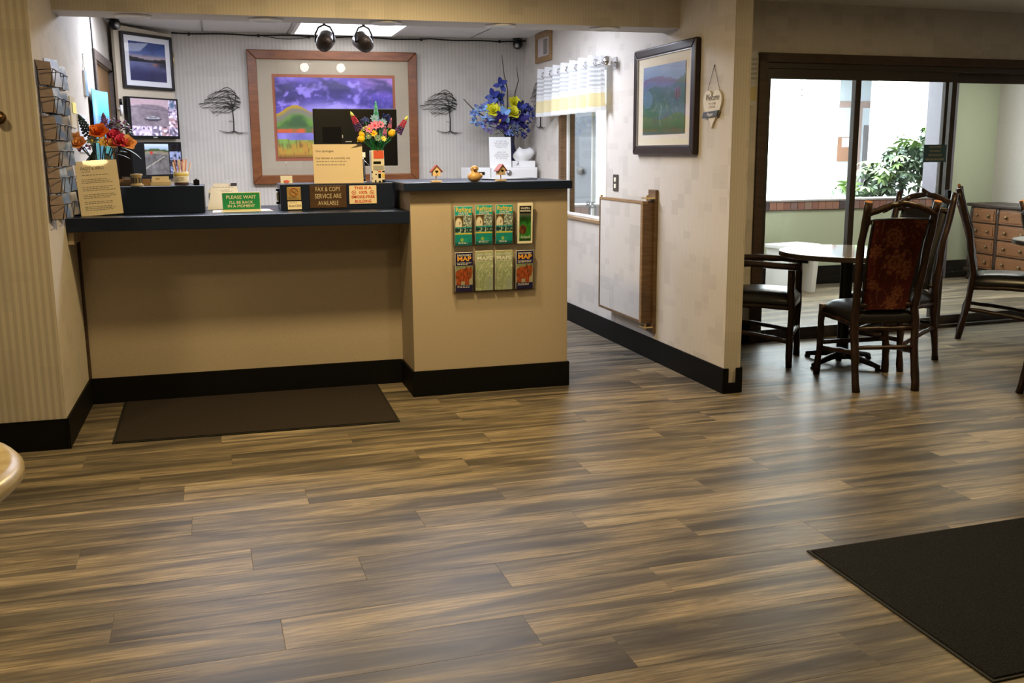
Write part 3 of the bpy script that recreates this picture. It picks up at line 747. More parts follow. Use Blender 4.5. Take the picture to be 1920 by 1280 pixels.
def cctv(u, v):
    n = fb(u*6, v*6, 4)
    if u > .80 or v < .27:
        if u > .80: k_ = int(v*4)+10; fu, fv = (u-.8)/.2, v*4 % 1
        else: k_ = int(u*4.7); fu, fv = u*4.7 % 1, v/.27
        c = [(.66, .60, .70), (.74, .68, .76), (.45, .42, .50), (.62, .50, .52)][k_ % 4]
        c = mx(c, (.86, .82, .92), sm(.0, .35, nz(fu*3+k_*5, fv*3)))
        c = mx(c, (.25, .22, .32), sm(.12, .4, nz(fu*4+k_*7, fv*4, 3))*.8)
        if u > .80 and v > .62: c = mx(c, (.30, .38, .48), sm(.5, .1, math.hypot(fu-.5, (v-.86)*3)))
        return c
    c = mx((.42, .38, .42), (.52, .48, .52), .5+n)
    if v > .80+.12*u*(1-u)*2-.25*max(0, u-.5)**2*4: c = mx(c, (.72, .62, .66), .7)
    c = mx(c, (.36, .33, .40), sm(.015, 0, abs(v-.78+.1*u)))
    dx, dy = (u-.46)/.15, (v-.47)/.055
    d = dx*dx+dy*dy
    if d < 1: c = mx((.62, .62, .66), (.28, .27, .32), sm(.2, -.3, dy+.3*n))
    if d < .9 and dy > .2 and abs(dx) < .5: c = (.30, .31, .36)
    if d < 1.7 and d >= 1 and dy < 0: c = (.24, .21, .25)
    return c
def road(u, v):
    c = mx((.30, .29, .29), (.40, .39, .40), .5+fb(u*5, v*5, 8))
    hz = .84-.25*(u-.55)**2
    if v > hz: c = mx((.55, .62, .70), (.70, .76, .82), sm(hz, 1, v))
    elif v > hz-.07: c = mx((.18, .24, .14), (.30, .36, .22), .5+nz(u*30, v*30))
    elif v > hz-.16: c = mx((.42, .40, .36), (.50, .46, .40), .5+nz(u*9, v*20))
    if abs(v-.12-.62*(u-.1)) < .012 and v < .6: c = (.62, .60, .55)
    if math.hypot((u-.45), (v-.72)*.8) < .045: c = (.62, .20, .18)
    return c
t1 = thing('wall_monitor', 'black security monitor showing a parked car, hung above the road screen', 'monitor', (*on_board(.262, .002), 1.508), BR)
MB().box(-.275, .285, -.045, -.002, .0, .325).build('bezel', M['black'], t1, .006)
paint(70, 44, .505, .287, cctv, 'screen', M['screen'], t1, (.010, -.0455, .025))
text('VISION', .014, M['white'], t1, (.0, -.0456, .012)).name = 'mark'
MB().box(-.27, -.262, -.0465, -.045, .006, .014).build('power_light', emissive('white_led', (.8, .9, 1), 1.2), t1)
t2 = thing('wall_monitor', 'black monitor showing an empty grey road, below the parked car screen', 'monitor', (*on_board(.262, .002), 1.205), BR)
MB().box(-.255, .285, -.05, -.002, -.02, .28).build('bezel', M['black'], t2, .006)
paint(50, 36, .35, .245, road, 'screen', M['screen'], t2, (-.045, -.0505, .018))
def side(u, v):
    k_ = min(3, int(v*4)); c = [(.55, .58, .74), (.22, .22, .28), (.52, .56, .70), (.03, .03, .035)][k_]
    return mx(c, (.12, .12, .18), sm(0, .4, nz(u*5, v*14)))
paint(14, 30, .13, .245, side, 'screen_column', M['screen'], t2, (.205, -.0505, .018))
t3 = thing('computer_tower', 'black computer case standing left of the road screen', 'computer', (*on_board(-.02, .10), 1.2145), BR)
MB().box(-.085, .06, -.04, .095, 0, .265).build('case', M['black'], t3, .006)
MB().box(-.08, .05, -.046, -.04, .02, .25).box(-.06, .03, -.049, -.046, .19, .205).build('front_panel', M['blackmatt'], t3, .002)
pn = thing('marker_pen', 'white marker pen with a black cap clipped beside the upper screen', 'pen', (*on_board(-.045, .004), 1.69), BR)
MB().tube([(0, -.012, .0), (0, -.012, .075)], .011, 10).build('barrel', M['white'], pn)
MB().tube([(0, -.012, .075), (-.004, -.012, .122)], [.011, .008], 10).build('cap', M['black'], pn)
MB().box(-.03, .014, -.006, 0, .04, .055).build('clip', M['chrome'], pn, .002)

def balloon(u, v):
    n = fb(u*4, v*6, 5); n2 = fb(u*11, v*13, 6)
    c = mx((.42, .55, .72), (.52, .62, .76), sm(.8, 1, v)+.4*n)
    h1 = .80+.05*math.sin(u*5)+.02*n
    if v < h1: c = mx((.38, .34, .52), (.34, .42, .56), sm(h1, h1-.12, v)+.4*n)
    h2 = .60+.20*u+.05*math.sin(u*7)+.02*n2
    if v < h2: c = mx((.20, .38, .36), (.16, .36, .24), sm(h2, h2-.2, v)+.4*n)
    if v < .5: c = mx(c, (.24, .44, .26), sm(.5, .3, v)*.8); c = mx(c, (.46, .50, .40), sm(.15, .5, n2)*.7)
    if v < .30: c = mx(c, (.22, .34, .14), sm(.3, .1, v)*.8); c = mx(c, (.36, .30, .14), sm(.1, .5, n)*.6)
    if math.hypot(u-.12, (v-.52)*.9) < .12: c = mx(c, (.42, .55, .68), .6)
    if abs(u-.44-.02*math.sin(v*20)) < .010 and .10 < v < .42: c = mx(c, (.62, .66, .58), .6)
    for q in range(5):
        if abs((v-.30-.025*q)-abs(u-.44)*(.5+.2*q)) < .008 and abs(u-.44) < .22: c = mx(c, (.60, .64, .56), .3)
    dx, dy = (u-.83)/.075, (v-.57)/.085
    if dx*dx+dy*dy < 1: c = [(.34, .16, .13), (.50, .38, .28), (.20, .18, .18)][int((dx+1)*4) % 3]
    if abs(u-.83) < .02 and .455 < v < .48: c = (.25, .15, .1)
    return tuple(q*.88 for q in c)
pb = thing('framed_painting', 'dark-framed picture of a green valley with a hot air balloon, on the right wall', 'painting', (XR, .367, 1.360), RIGHT)
frame_parts(pb, .905, .672, .056, .04, M['darkframe'], [(M['mat_cream'], .05, 0)], fbev=.010)
MB().box(-.398, .398, -.038, -.03, .055, .060).box(-.398, .398, -.038, -.03, .612, .617).box(-.398, -.393, -.038, -.03, .06, .612).box(.393, .398, -.038, -.03, .06, .612).build('gilt_line', M['steel'], pb)
paint(64, 60, .62, .425, balloon, 'print', M['print'], pb, (.005, -.0315, .128))
B(-.392, .392, -.0345, -.0337, .061, .611).build('picture_glass', M['picglass'], pb)

# ---------------------------------------------------------------- metal wind-blown trees
def wind_tree(label, loc, rz, sc=1.0, flip=1):
    t = thing('metal_tree', label, 'wall art', loc, rz, 'windswept wire trees')
    r = random.Random(4); y = -.018
    tr = MB().tube([(.0, y, 0), (.003, y, .10), (-.002, y, .17), (0, y, .20)], [.0055, .005, .005, .004], 6)
    tr.tube([(0, y, .19), (-.03, y, .235), (-.065, y, .262), (-.10, y, .275)], [.004, .003, .0025, .002], 5)
    tr.tube([(0, y, .19), (.025, y, .25), (.03, y, .30), (.018, y, .345)], [.004, .003, .0025, .002], 5)
    tr.tube([(0, y, .20), (-.015, y, .27), (-.03, y, .32), (-.05, y, .35)], [.004, .003, .0025, .002], 5)
    tr.tube([(0, y, .17), (.03, y, .195), (.06, y, .205)], [.0035, .0025, .002], 5)
    tr.tube([(0, y, .175), (-.05, y, .215), (-.10, y, .205), (-.14, y, .22)], [.0035, .0028, .002, .0016], 5)
    tr.tube([(-.001, y, .085), (-.035, y, .088)], .002, 5)
    tr.build('trunk', M['iron'], t)
    cr = MB()
    for q in range(17):
        a = q/16
        top = .368-.225*a; x0 = .062*math.sin(math.pi*min(1, .08+a))+.008; xe = -.185-.085*math.sin(math.pi*(1-a)*.9)*(.6+r.random()*.5)
        if q > 10: xe *= .78
        p = []
        for i in range(9):
            f = i/8; x = x0+(xe-x0)*f
            z = top-(.05*(1-a))*(1-min(1, f*2.6))**2 if a < .7 else top+.03*(1-f)
            z -= (.10*(1-a)+.005)*max(0, f-.3)**1.2*1.3-.008*math.sin(f*9+q*1.7)
            p.append((x, y+.003*math.sin(f*7+q*2), z))
        cr.tube(p, [.0026-.0012*i/8 for i in range(9)], 4)
    for q in range(14):
        x = r.uniform(-.16, .05); z = r.uniform(.16, .34)
        cr.tube([(x, y, z), (x-.02, y, z+r.uniform(-.03, .03)), (x-.05, y, z+r.uniform(-.02, .02))], .0014, 4)
    cr.build('branches', M['iron'], t)
    rt_ = MB()
    for x1, z1, x2, z2 in ((-.03, -.008, -.11, .004), (-.05, -.012, -.09, -.006), (.03, -.008, .115, -.012), (.04, -.01, .08, -.022), (-.01, -.01, -.02, -.024), (.015, -.008, .05, -.026)):
        rt_.tube([(0, y, .004), (x1, y, z1), (x2, y, z2)], [.0035, .0026, .0016], 5)
    rt_.tube([(-.1, y, .002), (-.118, y, .012)], .0018, 4)
    rt_.build('roots', M['iron'], t)
    t.scale = (sc, 1, sc)
    return t
wind_tree('black wire tree on the back wall left of the big painting', (-.345, 3.479, 1.572), 0)
wind_tree('black wire tree on the back wall right of the big painting', (1.545, 3.479, 1.568), 0)
wind_tree('black wire tree on the right wall beside the curtain, half behind it', (XR, 2.92, 1.60), RIGHT, 1.12)

# ---------------------------------------------------------------- valance
def stripes():
    k = N('striped_valance'); z = k.sep(k.coord())[2]
    st = k.ramp(k.math('FRACT', k.math('DIVIDE', z, .0315)), [(.0, 0.0), (.5, 0.0), (.56, 1.0), (.94, 1.0)])
    zone = k.math('MULTIPLY', k.math('GREATER_THAN', z, .155), k.math('LESS_THAN', z, .325))
    c = k.mix(k.math('MULTIPLY', k.math('MULTIPLY', st, zone), .6), (.78, .78, .78), (.36, .37, .39))
    ye = k.math('MULTIPLY', k.math('GREATER_THAN', z, .03), k.math('LESS_THAN', z, .125))
    c = k.mix(k.math('MULTIPLY', ye, .85), c, (.80, .68, .34))
    k.base(c, .9, 0, .1); v = k.noise(300, k.coord(), 1); k.bump(v, .2, .001)
    t = k.t; tl = t.nodes.new('ShaderNodeBsdfTranslucent'); mxn = t.nodes.new('ShaderNodeMixShader'); mxn.inputs[0].default_value = .35
    k.l(c, tl.inputs[0]); out = t.nodes['Material Output']; k.l(k.b.outputs[0], mxn.inputs[1]); k.l(tl.outputs[0], mxn.inputs[2]); k.l(mxn.outputs[0], out.inputs[0])
    return k.m
M['valance'] = stripes()
def valance(label, loc, rz, w, h, waves, amp=.028):
    t = thing('valance_curtain', label, 'curtain', loc, rz)
    vs = []; n = waves*10; nzs = 10
    for j in range(nzs+1):
        for i in range(n+1):
            u = i/n; f = u*waves*2*math.pi; a = amp*(.85+.3*(1-j/nzs))
            sq = math.sin(f); sq = math.copysign(abs(sq)**.5, sq)
            vs.append((u*w+.006*math.sin(f*.5+j*.2), -a*sq-.03, h*j/nzs+.006*math.sin(f)*(j/nzs)))
    MB().add(vs, [(j*(n+1)+i, j*(n+1)+i+1, (j+1)*(n+1)+i+1, (j+1)*(n+1)+i) for j in range(nzs) for i in range(n)], 0, True).build('cloth', M['valance'], t)
    return t
vl = valance('white curtain valance with grey stripes and a yellow band over the office window', (XR-.06, 2.70, 1.672), RIGHT, 1.41, .385, 7, .05)
for i in range(7):
    for s in (.25,):
        x = 1.41*(i+.5)/7
        ring = MB().tube([(x+.006*math.cos(a)*0, -.03+.022*math.cos(a), .338+.022*math.sin(a)) for a in [2*math.pi*q/14 for q in range(15)]], .0035, 6).build('grommet', M['chrome'], vl)
rd = thing('curtain_rod', 'shiny round curtain rod with a ball end above the office window', 'curtain rod', (XR, 2.74, 2.005), RIGHT)
MB().tube([(.0, -.075, 0), (1.50, -.075, 0)], .0125, 12).build('rod', M['chrome'], rd)
MB().ball((1.535, -.075, 0), .036, 10).lathe([(.013, -.012), (.02, 0), (.013, .012)], 10, (1.535, -.075, -.0)).build('finial', M['chrome'], rd)
MB().box(1.49, 1.515, -.075, -.006, -.012, .0).box(1.47, 1.535, -.008, -.001, -.05, .03).build('bracket', M['chrome'], rd, .003)
MB().box(.03, .05, -.075, -.001, -.012, .0).build('bracket', M['chrome'], rd, .003)
valance('short striped curtain end peeking out beside the glass door casing', (2.62, .80, 1.69), GA, .50, .365, 3, .02)

# small things on the right wall
vf = thing('wall_vent', 'oak-framed square vent high on the right wall near the ceiling', 'vent', (XR, 2.857, 2.14), RIGHT)
m = MB()
for a in (((-.213, 0), (.213, 0), (.168, .045), (-.168, .045)), ((.213, 0), (.213, .245), (.168, .20), (.168, .045)), ((.213, .245), (-.213, .245), (-.168, .20), (.168, .20)), ((-.213, .245), (-.213, 0), (-.168, .045), (-.168, .2))):
    MB().prism(list(a), -.022, -.001).build('frame_rail', M['oak'], vf, .003)
B(-.168, .168, -.008, -.002, .045, .20).build('backing', simple('pinkish_grey', (.50, .45, .44), .7), vf)
MB().box(.0, .10, -.013, -.008, .06, .185).build('grille', simple('taupe_grille', (.20, .175, .15), .7), vf, .002)
sw = thing('wall_outlet', 'dark wall plate with two pale sockets on the right wall', 'outlet', (XR, 1.200, 1.102), RIGHT)
MB().box(-.047, .047, -.007, -.0005, 0, .118).build('plate', M['bronze'], sw, .003)
for z in (.036, .082): MB().box(-.018, .018, -.012, -.006, z-.015, z+.015).build('socket', simple('ivory_socket', (.70, .66, .52), .4), sw, .005)
for z in (.059,): MB().lathe([(.004, 0), (.003, .002)], 8).build('screw', M['steel'], sw, loc=(0, -.007, z)).rotation_euler = (math.pi/2, 0, 0)

hs = thing('heart_sign', 'cream wooden heart welcome sign hanging on a string from the right wall', 'sign', (XR, -.262, 1.515), RIGHT)
hp = []
for q in range(40):
    a = 2*math.pi*q/40
    x = 16*math.sin(a)**3; z = 13*math.cos(a)-5*math.cos(2*a)-2*math.cos(3*a)-math.cos(4*a)
    hp.append((x/16*.112, .118+z/14.5*.108))
MB().prism(hp[::-1], -.014, -.002).build('heart_board', simple('cream_board', (.66, .60, .48), .6, var=.08), hs, .002)
MB().prism([(-.105, .052), (.075, .058), (.092, .092), (-.09, .086)], -.024, -.0145).build('name_plaque', simple('slate_plaque', (.06, .065, .075), .6), hs, .002)
text('Welcome', .052, M['ink'], hs, (.0, -.0146, .165), .16, shear=.3)
text('TO OUR\nLODGE', .018, M['inkgrey'], hs, (.0, -.0146, .122), .09)
text('Apgar', .026, M['white'], hs, (-.005, -.0246, .072), .08, shear=.3)
MB().tube([(-.07, -.008, .205), (-.005, -.004, .342)], .0014, 5).tube([(.075, -.008, .205), (-.005, -.004, .342)], .0014, 5).build('string', M['twig'], hs)
MB().tube([(-.005, -.009, .343), (-.005, 0, .343)], .0035, 8).build('nail', M['steel'], hs)

# swing gate folded against the right wall
cg = thing('counter_gate', 'wallpapered swing gate with oak edging folded against the right wall', 'gate', (XR, .545, .19), RIGHT)
MB().box(-.04, .075, -.022, -.0005, 0, .945).build('post', M['oakdark'], cg, .003)
gp = MB().box(-.72, .035, -.093, -.068, .085, .855).build('gate_panel', M['wall_plain'], cg)
MB().box(-.735, .05, -.098, -.063, .855, .872).build('edge_strip', M['oak'], cg, .002)
MB().box(-.735, .05, -.098, -.063, .068, .085).build('edge_strip', M['oakdark'], cg, .002)
MB().box(-.735, -.72, -.098, -.063, .085, .855).build('edge_strip', M['oakdark'], cg, .002)
MB().box(.018, .05, -.100, -.092, .068, .872).build('edge_strip', M['oak'], cg, .002)
MB().box(.036, .049, -.092, -.022, .068, .872).build('edge_strip', M['oakdark'], cg, .002)
for z in (.045, .895):
    MB().box(-.01, .075, -.085, -.022, z-.008, z+.002).tube([(.055, -.07, z-.02), (.055, -.07, z+.018)], .008, 8).build('hinge', M['brass'], cg, .001)
kb = MB().lathe([(.006, 0), (.012, .008), (.006, .016)], 10).build('latch', M['brass'], cg, loc=(-.735, -.08, .872))

# ---------------------------------------------------------------- brochure holder on the raised counter
bh = thing('brochure_rack', 'clear acrylic wall rack of eight pockets on the raised counter front', 'rack', (1.006, 0, .592), 0)
B(-.245, .245, -.006, -.0015, 0, .52).build('back_plate', M['acrylic'], bh)
MB().box(-.245, .245, -.05, -.003, -.0, .006).box(-.245, -.241, -.05, -.003, 0, .52).box(.241, .245, -.05, -.003, 0, .52).build('tray', M['acrylic'], bh)
for r_ in range(2):
    z = .012+r_*.262
    for c_ in range(4):
        x = -.18+c_*.12
        MB().box(x-.056, x+.056, -.0475, -.045, z, z+.13).box(x-.056, x+.056, -.047, -.004, z-.004, z).box(x-.0575, x-.055, -.0475, -.004, z, z+.15).build('pocket', M['acrylic'], bh)
def raft(u, v):
    c = mx((.08, .50, .50), (.12, .60, .60), v)
    if .47 < v < .77:
        if u < .5:
            d = math.hypot((u-.22)/.22, (v-.52)/.2)
            c = mx((.30, .24, .14), (.78, .76, .70), sm(1.1, .8, d)); c = mx(c, (.75, .78, .76), sm(.74, .78, v-.02*u))
            if math.hypot(u-.28, (v-.58)*.9) < .03: c = (.2, .15, .1)
        else: c = mx((.30, .36, .36), (.72, .76, .74), sm(-.2, .3, nz(u*22, v*20, 3)))
    elif .34 < v < .45:
        c = mx((.10, .22, .24), (.72, .78, .74), sm(.0, .35, nz(u*11, v*14, 6)))
    elif .29 < v < .325: c = (.82, .74, .25)
    elif v < .07: c = (.05, .34, .36)
    if math.hypot(u-.42, (v-.15)*2) < .09: c = (.55, .68, .30)
    if math.hypot(u-.66, (v-.15)*2) < .08: c = (.12, .58, .52)
    return c
def kalis(u, v):
    if u < .10 or u > .90 or v < .05 or v > .93: return (.84, .83, .76)
    c = (.05, .05, .05)
    if v < .74:
        n = nz(u*7, v*9, 2); c = mx((.16, .46, .16), (.10, .24, .10), sm(.42, .6, v)+n*.5)
        c = mx(c, (.30, .32, .30), sm(.62, .72, v))
        if math.hypot((u-.35)/.26, (v-.34)/.12) < 1: c = mx((.48, .28, .14), (.25, .14, .10), .5+n)
        if v < .12: c = (.10, .26, .10)
    return c
def bear(u, v):
    c = (.10, .09, .26)
    if .16 < v < .66:
        c = mx((.60, .58, .50), (.42, .46, .34), sm(.5, .64, v)); n = nz(u*14, v*10, 3)
        body = math.hypot((u-.45)/.50, (v-.42)/.17) < 1 or (v < .42 and (abs(u-.18) < .13 or abs(u-.66) < .12)) or math.hypot((u-.76)/.24, (v-.50)/.11) < 1
        if body: c = mx((.40, .18, .10), (.68, .34, .18), .5+n)
        if math.hypot((u-.62), (v-.59)*.8) < .05 or math.hypot((u-.9), (v-.59)*.8) < .045: c = (.40, .19, .10)
        if math.hypot((u-.80)/.12, (v-.46)/.05) < 1 and body: c = (.44, .26, .15)
    return c
def wmap(u, v):
    c = mx((.50, .56, .44), (.58, .62, .52), .5+nz(u*4, v*4))
    w = abs(fb(u*3.2, v*3.2, 3)); c = mx((.72, .76, .66), c, sm(0, .09, w)); 
    c = mx(c, (.55, .60, .58), sm(.25, .05, v-.2*u)*sm(.4, .9, u)*.8)
    if v > .965: c = (.60, .60, .45)
    return c
WHITE, YEL = simple('white_ink', (.80, .80, .78), .6), simple('yellow_ink', (.80, .62, .12), .6)
def brochure(name, label, x, z, fn, w=.098, h=.222, tilt=.06, n=(36, 64)):
    t = thing(name, label, 'brochure', (1.006+x, -.010, .592+z)); t.rotation_euler = (tilt, 0, 0)
    B(-w/2, w/2, -.013, -.0005, 0, h).build('pages', M['paper'], t)
    paint(*n, w, h, lambda u, v: tuple(min(1, q*1.16) for q in fn(u, v)), 'cover', M['gloss_print'], t, (0, -.0135, 0))
    return t
ordn = ['leftmost', 'second', 'third']
for i in range(3):
    t = brochure('rafting_brochure', 'teal rafting brochure, %s in the top row of the acrylic rack' % ordn[i], -.18+i*.12, .277-.004*(i == 0), raft)
    text('Rafting', .034, YEL, t, (0, -.0142, .203), .088, .02); text('GLACIER\nRAFT CO', .012, WHITE, t, (0, -.0142, .178), .06, .02)
    lines(t, -.03, .03, [.018, .012], WHITE, .003, -.0142, i)
t = brochure('town_brochure', 'white and green brochure at the right end of the top row in the acrylic rack', .185, .275, kalis, .088, .232)
text('KALISPELL\nMONTANA', .015, WHITE, t, (0, -.0142, .194), .062, .02); text('Kalispell', .022, WHITE, t, (0, -.0142, .036), .056, .0, shear=.3)
for i, x in enumerate((-.18, .18)):
    t = brochure('map_brochure', 'navy brown bear map brochure at the %s end of the bottom row' % ('left', 'right')[i], x, .012, bear, .10, .222)
    text('DISCOVERY', .014, WHITE, t, (0, -.0142, .207), .082, .02); text('MAP', .036, simple('orange_ink', (.85, .42, .06), .5) if i == 0 else D.materials['orange_ink'], t, (0, -.0142, .186), .082, .03)
    text('FLATHEAD VALLEY', .010, WHITE, t, (0, -.0142, .163), .085); lines(t, -.04, .04, [.156, .03, .022], WHITE, .003, -.0142, i)
for i, x in enumerate((-.06, .055)):
    t = brochure('map_leaflet', 'sage green maps leaflet, the %s of two in the middle of the bottom row' % ('left', 'right')[i], x, .012, wmap, .102, .228)
    text('WHITEFISH', .017, WHITE, t, (0, -.0142, .206), .086); text('MAPS', .030, WHITE, t, (0, -.0142, .184), .088, .02)
    lines(t, -.04, .045, [.168], WHITE, .002, -.0142, i)
# ---------------------------------------------------------------- ceiling and soffit fittings
for i, (x, y) in enumerate(((-.873, .345), (-.185, .335), (.476, .325), (1.148, .315), (1.80, .31))):
    t = thing('recessed_light', 'round white recessed light trim under the soffit, %s of five' % ['leftmost', 'second from the left', 'middle', 'second from the right', 'rightmost'][i], 'ceiling light', (x, y, 2.113), 0, 'recessed lights under the soffit')
    MB().lathe([(.066, -.004), (.074, -.012), (.088, -.010), (.094, -.001)], 32).build('trim_ring', M['white'], t)
    MB().lathe([(.001, -.003), (.067, -.0035), (.067, -.001), (.001, -.0012)], 24).build('lens', simple('frosted_lens_%d' % i, (.45, .43, .40), .6), t)
for i, (x, lb) in enumerate(((.185, 'left'), (.425, 'right'))):
    t = thing('spotlight', 'brown metal track spotlight, the %s of the pair below the soffit' % lb, 'spotlight', (x, .86, 2.052), 0, 'track spotlights')
    rx = math.radians(-62); rzz = math.radians(-22 if i == 0 else 22)
    hd_ = MB().lathe([(.022, -.055), (.045, -.042), (.052, -.01), (.055, .055), (.048, .056), (.044, .02), (.001, .018)], 20).build('head', simple('brown_metal_%d' % i, (.045, .028, .018), .38, .4), t)
    hd_.rotation_euler = (rx, 0, rzz)
    bl = MB().lathe([(.001, .028), (.043, .026), (.043, .022), (.001, .02)], 16).build('lamp_face', simple('lamp_glass_%d' % i, (.5, .5, .5), .2), hd_)
    yk = MB().tube([(-.058, 0, .0), (-.057, 0, .05), (-.036, 0, .088), (0, 0, .102), (.036, 0, .088), (.057, 0, .05), (.058, 0, 0)], .006, 8)
    yk.build('yoke', M['iron'], t, rz=rzz)
    MB().tube([(0, 0, .10), (0, 0, .325)], .009, 8).lathe([(.02, .30), (.03, .305), (.03, .318), (.001, .319)], 14).build('stem', M['iron'], t)
for i, x in enumerate((.505, .914)):
    t = thing('globe_lamp', 'small lit globe lamp on the office ceiling behind the soffit, %s one' % ('left', 'right')[i], 'ceiling light', (x, .60, CE-.001), 0, 'office globe lamps')
    MB().lathe([(.062, -.002), (.066, -.010), (.08, -.008), (.084, 0)], 24).build('trim_ring', M['white'], t)
    MB().ball((0, 0, -.052), .05, 12).build('globe', emissive('warm_globe_%d' % i, (1, .95, .88), 22), t)
tg = tag(B(.0, .62, .85, .87, CE-.022, CE-.002).build('light_track', M['iron']), 'thin dark track on the ceiling carrying the two spotlights', 'light track')
tr = thing('fluorescent_light', 'square lit fluorescent ceiling panel in front of the painting', 'ceiling light', (.60, 2.86, CE-.001))
MB().box(-.44, .44, -.50, -.47, -.02, 0).box(-.44, .44, .47, .50, -.02, 0).box(-.44, -.41, -.47, .47, -.02, 0).box(.41, .44, -.47, .47, -.02, 0).build('frame', M['white'], tr)
B(-.41, .41, -.47, .47, -.012, -.004).build('diffuser', M['diffuser'], tr)
# cable clipped along the top of the back wall
pts = []; rc_ = random.Random(9)
for i in range(38):
    x = -.80+i*(2.98/37); z = 2.372-.004*math.sin(i*.9)-.010*(i % 9)/9*(1 if i > 22 else .4)
    pts.append((x, 3.470, z))
cb = thing('cable', 'black cable clipped along the top of the back wall under the ceiling', 'cable')
MB().tube(pts, .006, 6).build('cable_run', M['black'], cb)
MB().tube([(pts[9][0]+i*.06, 3.466, 2.366-.022*math.sin(math.pi*i/7)) for i in range(8)], .003, 5).build('loose_wire', M['black'], cb)
for x in (-.66, -.10, .32, 1.30, 2.02): MB().box(x-.008, x+.008, 3.462, 3.478, 2.352, 2.378).build('clip', M['black'], cb)
c2 = tag(MB().tube([(XL+.008, 1.845, 2.39), (XL+.008, 1.85, 2.20), (XL+.008, 1.852, 2.07), (XL+.008, 1.853, 1.5), (XL+.008, 1.853, 1.25)], .005, 6).build('cable', M['black']), 'black cable running down the left wall to the door casing', 'cable')
for nm, lb, loc, rz in (('security_camera', 'small black security camera in the right corner of the office ceiling', (2.17, 3.40, 2.335), -.5), ('security_camera', 'small dark security camera at the ceiling above the beige corner panel', (-1.18, 2.84, 2.355), .6)):
    t = thing(nm, lb, 'camera', loc, rz, None)
    MB().ball((0, 0, 0), .045, 10, 0, .95).build('housing', M['black'], t)
    MB().lathe([(.001, .012), (.018, .010), (.026, .0)], 14).build('lens', M['steel'], t, loc=(0, -.036, -.01)).rotation_euler = (math.pi/2, 0, 0)
    MB().box(-.04, .03, -.02, .05, .035, .055).tube([(.03, .02, .03), (.06, .05, .035)], .008, 6).build('bracket', M['black'], t)

# ---------------------------------------------------------------- left wall
kn = thing('wall_hook', 'small dark brass knob on the striped wall at the left picture edge', 'hook', (-1.412, -.503, 1.552))
MB().lathe([(.028, 0), (.03, .006), (.012, .012), (.012, .03), (.024, .04), (.022, .055), (.001, .06)], 14).build('knob', simple('dark_brass', (.10, .055, .02), .3, .8), kn).rotation_euler = (math.pi/2, 0, 0)
# six-tier wire postcard rack
pr_ = thing('postcard_rack', 'black wire postcard rack of six tiers on the left wall', 'rack', (XL, -.235, 1.08), LEFT)
wires = MB()
for x in (-.245, 0.0, .245):
    wires.tube([(x, -.012, 0), (x, -.012, .70)], .0028, 5)
wires.build('upright_wires', M['iron'], pr_)
pc = 0; rp = random.Random(21)
def postcard_fn(k_):
    base = [(.30, .36, .46), (.38, .43, .50), (.22, .30, .44), (.36, .40, .32), (.46, .42, .36), (.26, .34, .30)][k_ % 6]; d = [(.56, .60, .66), (.15, .18, .20), (.50, .44, .34)][k_ % 3]
    return lambda u, v: mx(mx(base, d, sm(-.1, .4, nz(u*2.5+k_*3, v*3, k_)) ), (.75, .75, .72), sm(.86, .9, v)*.8 if k_ % 4 == 0 else 0)
for i in range(6):
    z = .005+i*.122
    for j, x in enumerate((-.122, .122)):
        k_ = MB()
        a = .108
        k_.tube([(x-a, -.012, z+.07), (x-a, -.075, z+.075), (x-a*.9, -.060, z+.004), (x+a*.9, -.060, z+.004), (x+a, -.075, z+.075), (x+a, -.012, z+.07)], .0024, 5)
        k_.tube([(x-a, -.075, z+.075), (x+a, -.075, z+.075)], .0024, 5)
        k_.tube([(x, -.073, z+.075), (x, -.060, z+.004), (x, -.012, z+.004)], .002, 5)
        k_.tube([(x-a*.9, -.060, z+.004), (x-a*.9, -.012, z+.004)], .002, 5).tube([(x+a*.9, -.060, z+.004), (x+a*.9, -.012, z+.004)], .002, 5)
        k_.build('pocket', M['iron'], pr_)
lvl = ['bottom', 'second', 'third', 'fourth', 'fifth', 'top']
cb_ = wood('card_back', (.13, .088, .05), (.19, .13, .08), .8)
for i in range(6):
    for j, x in enumerate((-.122, .122)):
        for q in range(2):
            pc += 1
            cx = x+(-.045, .030)[q]+rp.uniform(-.010, .010); w = (rp.uniform(.105, .125), rp.uniform(.095, .115))[q]; h = (.112, .118)[q]+rp.uniform(-.008, .008)
            t = thing('postcard', ['rearward', 'forward'][q]+' postcard in the %s pocket of the %s tier of the wire rack' % (('near', 'far')[j], lvl[i]), 'postcard', (XL+.036+.022*q, -.235+cx, 1.090+i*.122), LEFT, 'postcards in the wire rack')
            t.rotation_euler = (-.20, 0, LEFT)
            t.rotation_mode = 'XYZ'; t.rotation_euler = (-.12, 0, LEFT-.38)
            MB().box(-w/2, w/2, -.004, 0, 0, h).build('card_stack', cb_ if q == 0 else M['paper'], t)
            if q == 1: paint(7, 8, w, h, postcard_fn(pc), 'picture', M['gloss_print'], t, (0, -.0045, 0))
def wall_card(name, label, y, z, w, h, fn, hang=False, th=.006, rot=0, out=0.0):
    t = thing(name, label, 'picture' if hang else 'paper', (XL+.001+out, y, z), LEFT)
    B(-w/2, w/2, -th, 0, 0, h).build('sheet', M['paper'], t)
    paint(16, 20, w, h, fn, 'print', M['gloss_print'], t, (0, -th-.0006, 0))
    if hang:
        MB().tube([(-w*.4, -.003, h), (0, -.003, h+.10), (w*.4, -.003, h)], .0012, 5).build('string', M['twig'], t)
        MB().tube([(0, -.01, h+.10), (0, 0, h+.10)], .003, 6).build('nail', M['steel'], t)
    return t
